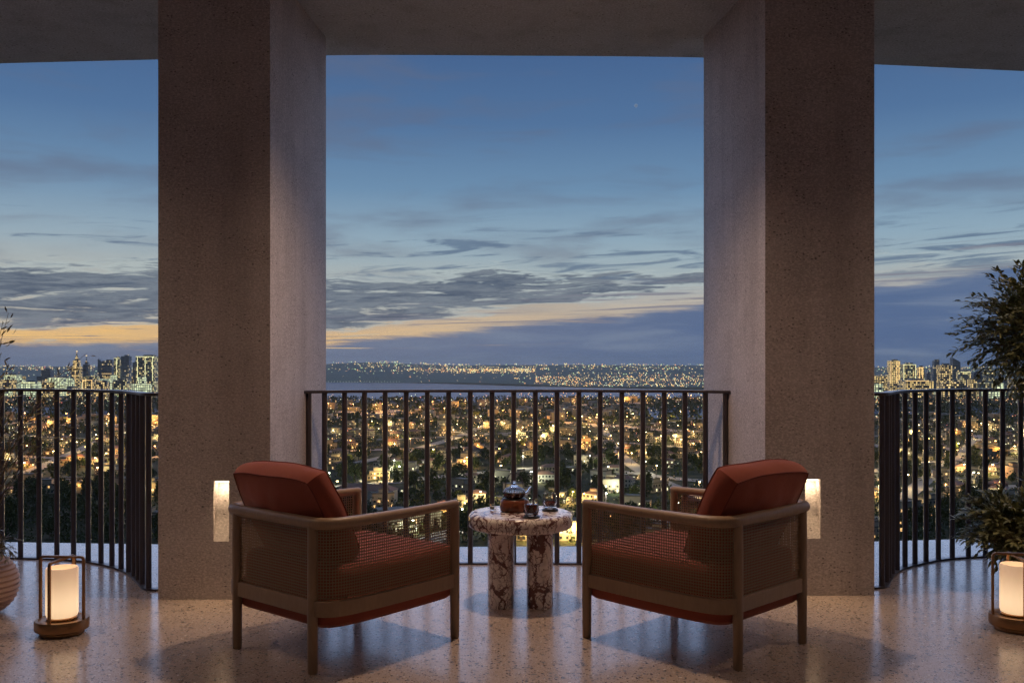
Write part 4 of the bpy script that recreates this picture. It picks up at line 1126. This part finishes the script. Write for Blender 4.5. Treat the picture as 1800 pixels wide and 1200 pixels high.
# --- two landmark buildings in the middle of the view
def arcade(p, rz, label):
    root = empty('arcaded_building', p, rz); root.scale = (0.8,)*3; tag(root, label, 'building')
    W_, H_ = 30.0, 8.6; n = 6; m2 = MB(); bay = W_/n; aw = 2.9; spring = 3.6
    y0 = 0.0; th = 0.7
    for i in range(n):
        xL = -W_/2 + i*bay; a0 = xL + (bay-aw)/2; a1 = a0 + aw
        m2.box(((xL+a0)/2, y0, H_/2), (a0-xL, th, H_)); m2.box(((a1+xL+bay)/2, y0, H_/2), (xL+bay-a1, th, H_))
        K = 10; cxm = (a0+a1)/2
        for k in range(K):
            t0, t1 = math.pi*k/K, math.pi*(k+1)/K
            q = [(cxm-math.cos(t0)*aw/2, spring+math.sin(t0)*aw/2), (cxm-math.cos(t1)*aw/2, spring+math.sin(t1)*aw/2)]
            m2.add([(q[0][0], y0-th/2, q[0][1]), (q[1][0], y0-th/2, q[1][1]), (q[1][0], y0-th/2, H_), (q[0][0], y0-th/2, H_),
                    (q[0][0], y0+th/2, q[0][1]), (q[1][0], y0+th/2, q[1][1]), (q[1][0], y0+th/2, H_), (q[0][0], y0+th/2, H_)], [(0,1,2,3), (7,6,5,4), (0,4,5,1)])
    m2.build('arcade_wall', WALLM['cream'], root)
    m2 = MB(); m2.box((0, 7.0, 4.3), (W_-0.4, 9.0, 8.5)); m2.build('hall', WALLM['sandy'], root)
    m2 = MB(); m2.box((0, 5.4, H_+0.2), (W_+1.2, 13.2, 0.45)); m2.box((0, -0.5, H_+0.62), (W_+1.4, 0.4, 0.4)); m2.build('cornice', ROOFM, root)
    for i in range(n):
        m2 = MB(); m2.box((-W_/2+(i+0.5)*bay, 2.46, 2.1), (2.0, 0.12, 3.4)); m2.build('window', WLIT['warm'] if i in (0, 1, 3) else WDRK, root)
arcade(G(722, 928), R(16), 'long cream arcaded building below, between left armchair and table')
def long_house(p, rz, label):
    root = empty('long_house', p, rz); root.scale = (0.8,)*3; tag(root, label, 'building')
    m2 = MB(); m2.box((0, 0, 4.0), (34, 12, 8.0)); m2.build('wall', WALLM['white'], root)
    m2 = MB(); a, b = 17.7, 6.7; m2.add([(-a,-b,8),(a,-b,8),(a,b,8),(-a,b,8),(-12,0,11.2),(12,0,11.2)], [(0,1,5,4),(1,2,5),(2,3,4,5),(3,0,4),(3,2,1,0)]); m2.build('roof', TILEM, root)
    for s in (0, 1):
        for k in range(8):
            m2 = MB(); m2.box((-14.7+k*4.2, -6.03, 2.1+s*3.7), (1.7, 0.14, 2.0)); m2.build('window', WLIT['pale'] if (k*3+s) % 4 == 0 else WDRK, root)
long_house(G(643, 884), R(-12), 'long white two-storey house with hipped roof beyond the left armchair')

# --- mid-distance town too far to build house by house
far = {k: MB() for k in ('cream', 'sandy', 'grey')}; farw = MB(); farw2 = MB()
for i in range(800):
    py = 640 + 62*1.02*F/ rc.uniform(1010, 1750); px = rc.uniform(-40, 1840)
    p = G(px, py)
    if hidden(px, 4) or near_road(p, 26): continue
    if 700 < py < 712 and 560 < px < 1000: continue
    if (712 < py < 743 and 1120 < px < 1420) or (714 < py < 737 and (px < 420 or px > 1500)): continue
    w_, d_, h_ = rc.uniform(7, 16), rc.uniform(7, 11), rc.choice((3, 5, 5, 7, 10))
    far[rc.choice(('cream', 'sandy', 'grey'))].box((p.x, p.y, GZ+h_/2), (w_, d_, h_), rc.uniform(-.4, .4))
    for k in range(rc.choice((0, 1, 2, 3))):
        (farw if rc.random() < 0.7 else farw2).box((p.x+rc.uniform(-w_/2.6, w_/2.6), p.y-d_/2-2.0, GZ+rc.uniform(1.5, h_-1)), (1.6, 0.3, 1.3))
for k, b in far.items(): tag(b.build('distant_houses', WALLM[k]), 'low %s houses crowded beyond the valley villas' % k, 'houses', kind='stuff')
tag(farw.build('distant_windows', WLIT['warm']), 'tiny warm lit windows of the distant houses', 'windows', kind='stuff')
tag(farw2.build('distant_windows', WLIT['pale']), 'tiny pale lit windows of the distant houses', 'windows', kind='stuff')
ft = MB()
for i in range(2600):
    p = G(rc.uniform(-40, 1840), 640 + 62*F/rc.uniform(960, 1700)); 
    if near_road(p, 24): continue
    c_ = p + Vector((0, 0, 3)); 
    for k in range(14): d_ = rv(rc); leaf_mesh(ft, c_ + Vector((d_.x*5, d_.y*5, d_.z*3+1)), rv(rc), rv(rc), 3.4, 2.6)
tag(ft.build('distant_woods', M_TREE), 'dark masses of trees between the distant houses', 'trees', kind='stuff')

# --- towers
TW = {'green': mat_tower('green_glass_tower', (0.10, 0.13, 0.12), (0.75, 1.0, 0.55), 0.58, (3.6, 3.8), 1.1),
      'gold': mat_tower('gold_lit_tower', (0.16, 0.13, 0.10), (1.0, 0.70, 0.25), 0.45, (3.6, 3.8), 1.2),
      'dim': mat_tower('dim_slate_tower', (0.13, 0.16, 0.19), (0.9, 0.95, 0.7), 0.84, (3.6, 3.8), 1.0),
      'white': mat_tower('white_lit_block', (0.4, 0.42, 0.36), (0.85, 1.0, 0.6), 0.30, (4.4, 4.0), 1.2, (0.95, 1.0, 0.55))}
STRIP = emissive('gold_light_strip', (1.0, 0.62, 0.20), 1.3); STRIPW = emissive('white_light_strip', (0.95, 0.90, 0.42), 1.2)
def tower(px, top, wpx, d, kind, label, strips=(), crown=None, depth=0.9, setback=0):
    x = (px-900)*d/F; w_ = wpx*d/F; h_ = CH + (HZ-top)*d/F - GZ; dp = w_*depth
    root = empty('tower', (x, d, GZ)); tag(root, label, 'tower', 'skyline towers')
    m2 = MB()
    if setback: m2.box((0, 0, h_*0.40), (w_, dp, h_*0.80)); m2.box((0, 0, h_*0.90), (w_*0.7, dp*0.7, h_*0.2))
    else: m2.box((0, 0, h_/2), (w_, dp, h_))
    m2.build('shaft', TW[kind], root)
    for s in strips:
        m2 = MB()
        if s == 'top': m2.box((0, -dp/2-0.4, h_-1.0), (w_, 0.6, 1.0))
        elif s == 'mid': m2.box((0, -dp/2-0.4, h_*0.55), (w_, 0.6, 1.0))
        else: m2.box((s*w_/2*0.94, -dp/2-0.4, h_*0.66), (1.0, 0.6, h_*0.64))
        m2.build('light_strip', STRIP if kind != 'white' and kind != 'green' else STRIPW, root)
    m2 = MB()
    if crown == 'spire':
        m2.tube([(0,0,h_), (0,0,h_+9), (0,0,h_+20)], [w_*0.3, w_*0.12, 0.3], 8); m2.build('spire', TW[kind], root)
        m2 = MB(); m2.lathe([(0.3,0.0),(2.2,1.6),(0.3,3.4)], 10, (0, 0, h_+19.5)); m2.build('beacon', STRIP, root)
    elif crown == 'slope':
        m2.add([(-w_/2,-dp/2,h_),(w_/2,-dp/2,h_),(w_/2,dp/2,h_),(-w_/2,dp/2,h_),(-w_/2,-dp/2,h_+10),(-w_/2,dp/2,h_+10)], [(0,1,4),(3,5,2),(0,4,5,3),(1,2,5,4)]); m2.build('sloped_top', TW[kind], root)
    else:
        m2.box((w_*0.1, 0, h_+1.6), (w_*0.5, dp*0.5, 3.2)); m2.build('plant_room', TW['dim'], root)
TWR = [
 (23, 659, 22, 1900, 'white', 'bright pale-green lit block at the far left skyline', ('top',)),
 (55, 671, 25, 1750, 'white', 'wide brilliant white-lit block above the left lantern frame', ('top',)),
 (84, 650, 16, 2500, 'dim', 'dim slab tower rising behind the bright white-lit block', ()),
 (110, 664, 18, 2100, 'green', 'squat greenish tower between bright block and stepped tower', ()),
 (135, 633, 14, 2300, 'gold', 'stepped golden tower with beacon spire on the left skyline', (0,), 'spire', 0.9, 1),
 (152, 640, 9, 2400, 'dim', 'slim pointed tower right of the golden spire tower', (), 'spire'),
 (157, 667, 17, 1800, 'gold', 'low gold-framed block below the slim pointed tower', (-1, 1, 'top')),
 (178, 637, 9, 2500, 'dim', 'slim grey tower with slanted top left of the dark slabs', (), 'slope'),
 (191, 634, 17, 2450, 'dim', 'broad dim slab tower second right of the slanted-top tower', ('mid',)),
 (207, 629, 10, 2350, 'green', 'tower with one white vertical light line on left skyline', (0, 'top')),
 (222, 626, 14, 2300, 'dim', 'tallest dark slab tower left of the gold-striped block', ()),
 (239, 637, 9, 2400, 'dim', 'short dark tower just before the gold-striped block', ()),
 (260, 626, 32, 2100, 'green', 'wide block with golden vertical stripes beside the left column', (-0.85, 0.05, 0.9, 'top')),
 (215, 668, 24, 1850, 'green', 'low dotted office block below the tallest dark slab', ()),
 (250, 663, 11, 1800, 'white', 'oval-lit low tower below the gold-striped block', ()),
 (183, 671, 14, 1780, 'gold', 'low golden lit block right of the gold-framed block', ()),
 (1571, 634, 17, 2000, 'gold', 'gold-edged tower nearest the right column', (-1, 0.3, 0.75)),
 (1595, 640, 22, 2050, 'green', 'broad tower outlined in golden light on right skyline', (-1, 1, 'top')),
 (1618, 645, 9, 2000, 'gold', 'slim gold-striped tower right of the outlined tower', (-0.8, 0.4, 'top')),
 (1632, 656, 9, 2300, 'dim', 'small dim tower in the gap after the slim gold tower', ()),
 (1645, 634, 13, 2150, 'dim', 'tall dim tower with notched top on right skyline', (), None, 0.9, 1),
 (1660, 641, 20, 1950, 'gold', 'wide tower covered in scattered yellow windows on right skyline', ()),
 (1679, 636, 13, 2300, 'dim', 'slate tower right of the yellow-windowed tower', (), 'slope'),
 (1694, 653, 18, 2050, 'green', 'mid-height greenish tower beneath the olive branches', ('top',)),
 (1716, 655, 16, 2200, 'dim', 'low dim tower behind the olive leaves', ()),
 (1738, 650, 15, 2100, 'green', 'greenish tower half hidden by the olive crown', ()),
 (1605, 668, 40, 1850, 'gold', 'low golden podium block under the outlined tower', ('top',)),
]
for a in TWR: tower(*a)
for k_, b_ in LB.items():
    tag(b_.build('distant_city_lights', LIGHTMATS[k_]), 'tiny %s city lights scattered to the horizon' % k_, 'city lights', kind='stuff')
mbT = {k: MB() for k in TW}
for (xa, xb) in ((-30, 280), (1538, 1830)):
    for i in range(60):
        px = rc.uniform(xa, xb); d_ = rc.uniform(1700, 2600); h_ = rc.uniform(12, 38); w_ = rc.uniform(14, 34)
        mbT[rc.choice(('green', 'gold', 'gold', 'dim', 'white'))].box(((px-900)*d_/F, d_, GZ+h_/2), (w_, w_*0.7, h_), rc.uniform(-.3, .3))
for k_, b_ in mbT.items(): tag(b_.build('distant_blocks', TW[k_]), 'low %s lit city blocks crowded round the towers' % k_, 'city blocks', kind='stuff')

# --- the moon, a faint pale dot
dm = 30000.0; q = PD(1118, 186, dm)
m2 = MB(); n = 16; m2.lathe([(max(1.0, 55*math.sin(math.pi*k/10)), -55*math.cos(math.pi*k/10)) for k in range(11)], n)
mo = m2.build('moon', emissive('moon_glow', (0.22, 0.31, 0.46), 0.55, (0.05, 0.05, 0.05)), None, True, loc=q); tag(mo, 'faint pale moon high in the sky right of centre', 'moon')

# --- the evening air over the valley
hz = MB(); hz.box((0, 4800, (GZ-1+60)/2), (16000, 9700, 60-GZ+1))
ho = hz.build('haze'); tag(ho, kind='stuff')
hmat = bpy.data.materials.new('evening_haze'); hmat.use_nodes = True; hn = NT(hmat.node_tree); hn.n.remove(hn.n['Principled BSDF'])
pv = hn.new('ShaderNodeVolumePrincipled'); pv.inputs['Color'].default_value = (0.84, 0.86, 0.80, 1); pv.inputs['Density'].default_value = 4.5e-5
hn.l.new(pv.outputs[0], hn.n['Material Output'].inputs['Volume']); ho.data.materials.append(hmat)

# --- labels that say which villa, tree or lamp it is
ORD = ['zeroth','first','second','third','fourth','fifth','sixth','seventh','eighth','ninth','tenth','eleventh','twelfth','thirteenth','fourteenth','fifteenth','sixteenth','seventeenth','eighteenth','nineteenth','twentieth','twenty-first','twenty-second','twenty-third','twenty-fourth','twenty-fifth','twenty-sixth']
buckets = {}
for root, cat, look, noun in PENDING:
    px, py = to_px(root.location)
    bay = 'left' if px < 400 else ('central' if px < 1390 else 'right')
    xs = [v_ for v_ in GAPS[bay] if -20 <= v_ <= 1820]
    gi = sum(1 for v_ in xs if v_ < px)
    buckets.setdefault((cat, bay, gi), []).append((py, root, look, noun))
for (cat, bay, gi), lst in buckets.items():
    lst.sort(key=lambda q: -q[0])
    for i, (py, root, look, noun) in enumerate(lst):
        rk = ORD[i+1] if i+1 < len(ORD) else 'furthest'
        tag(root, '%s, %s %s up in %s gap of the %s railing' % (look, rk, noun, ORD[min(gi+1, 26)], bay), cat)
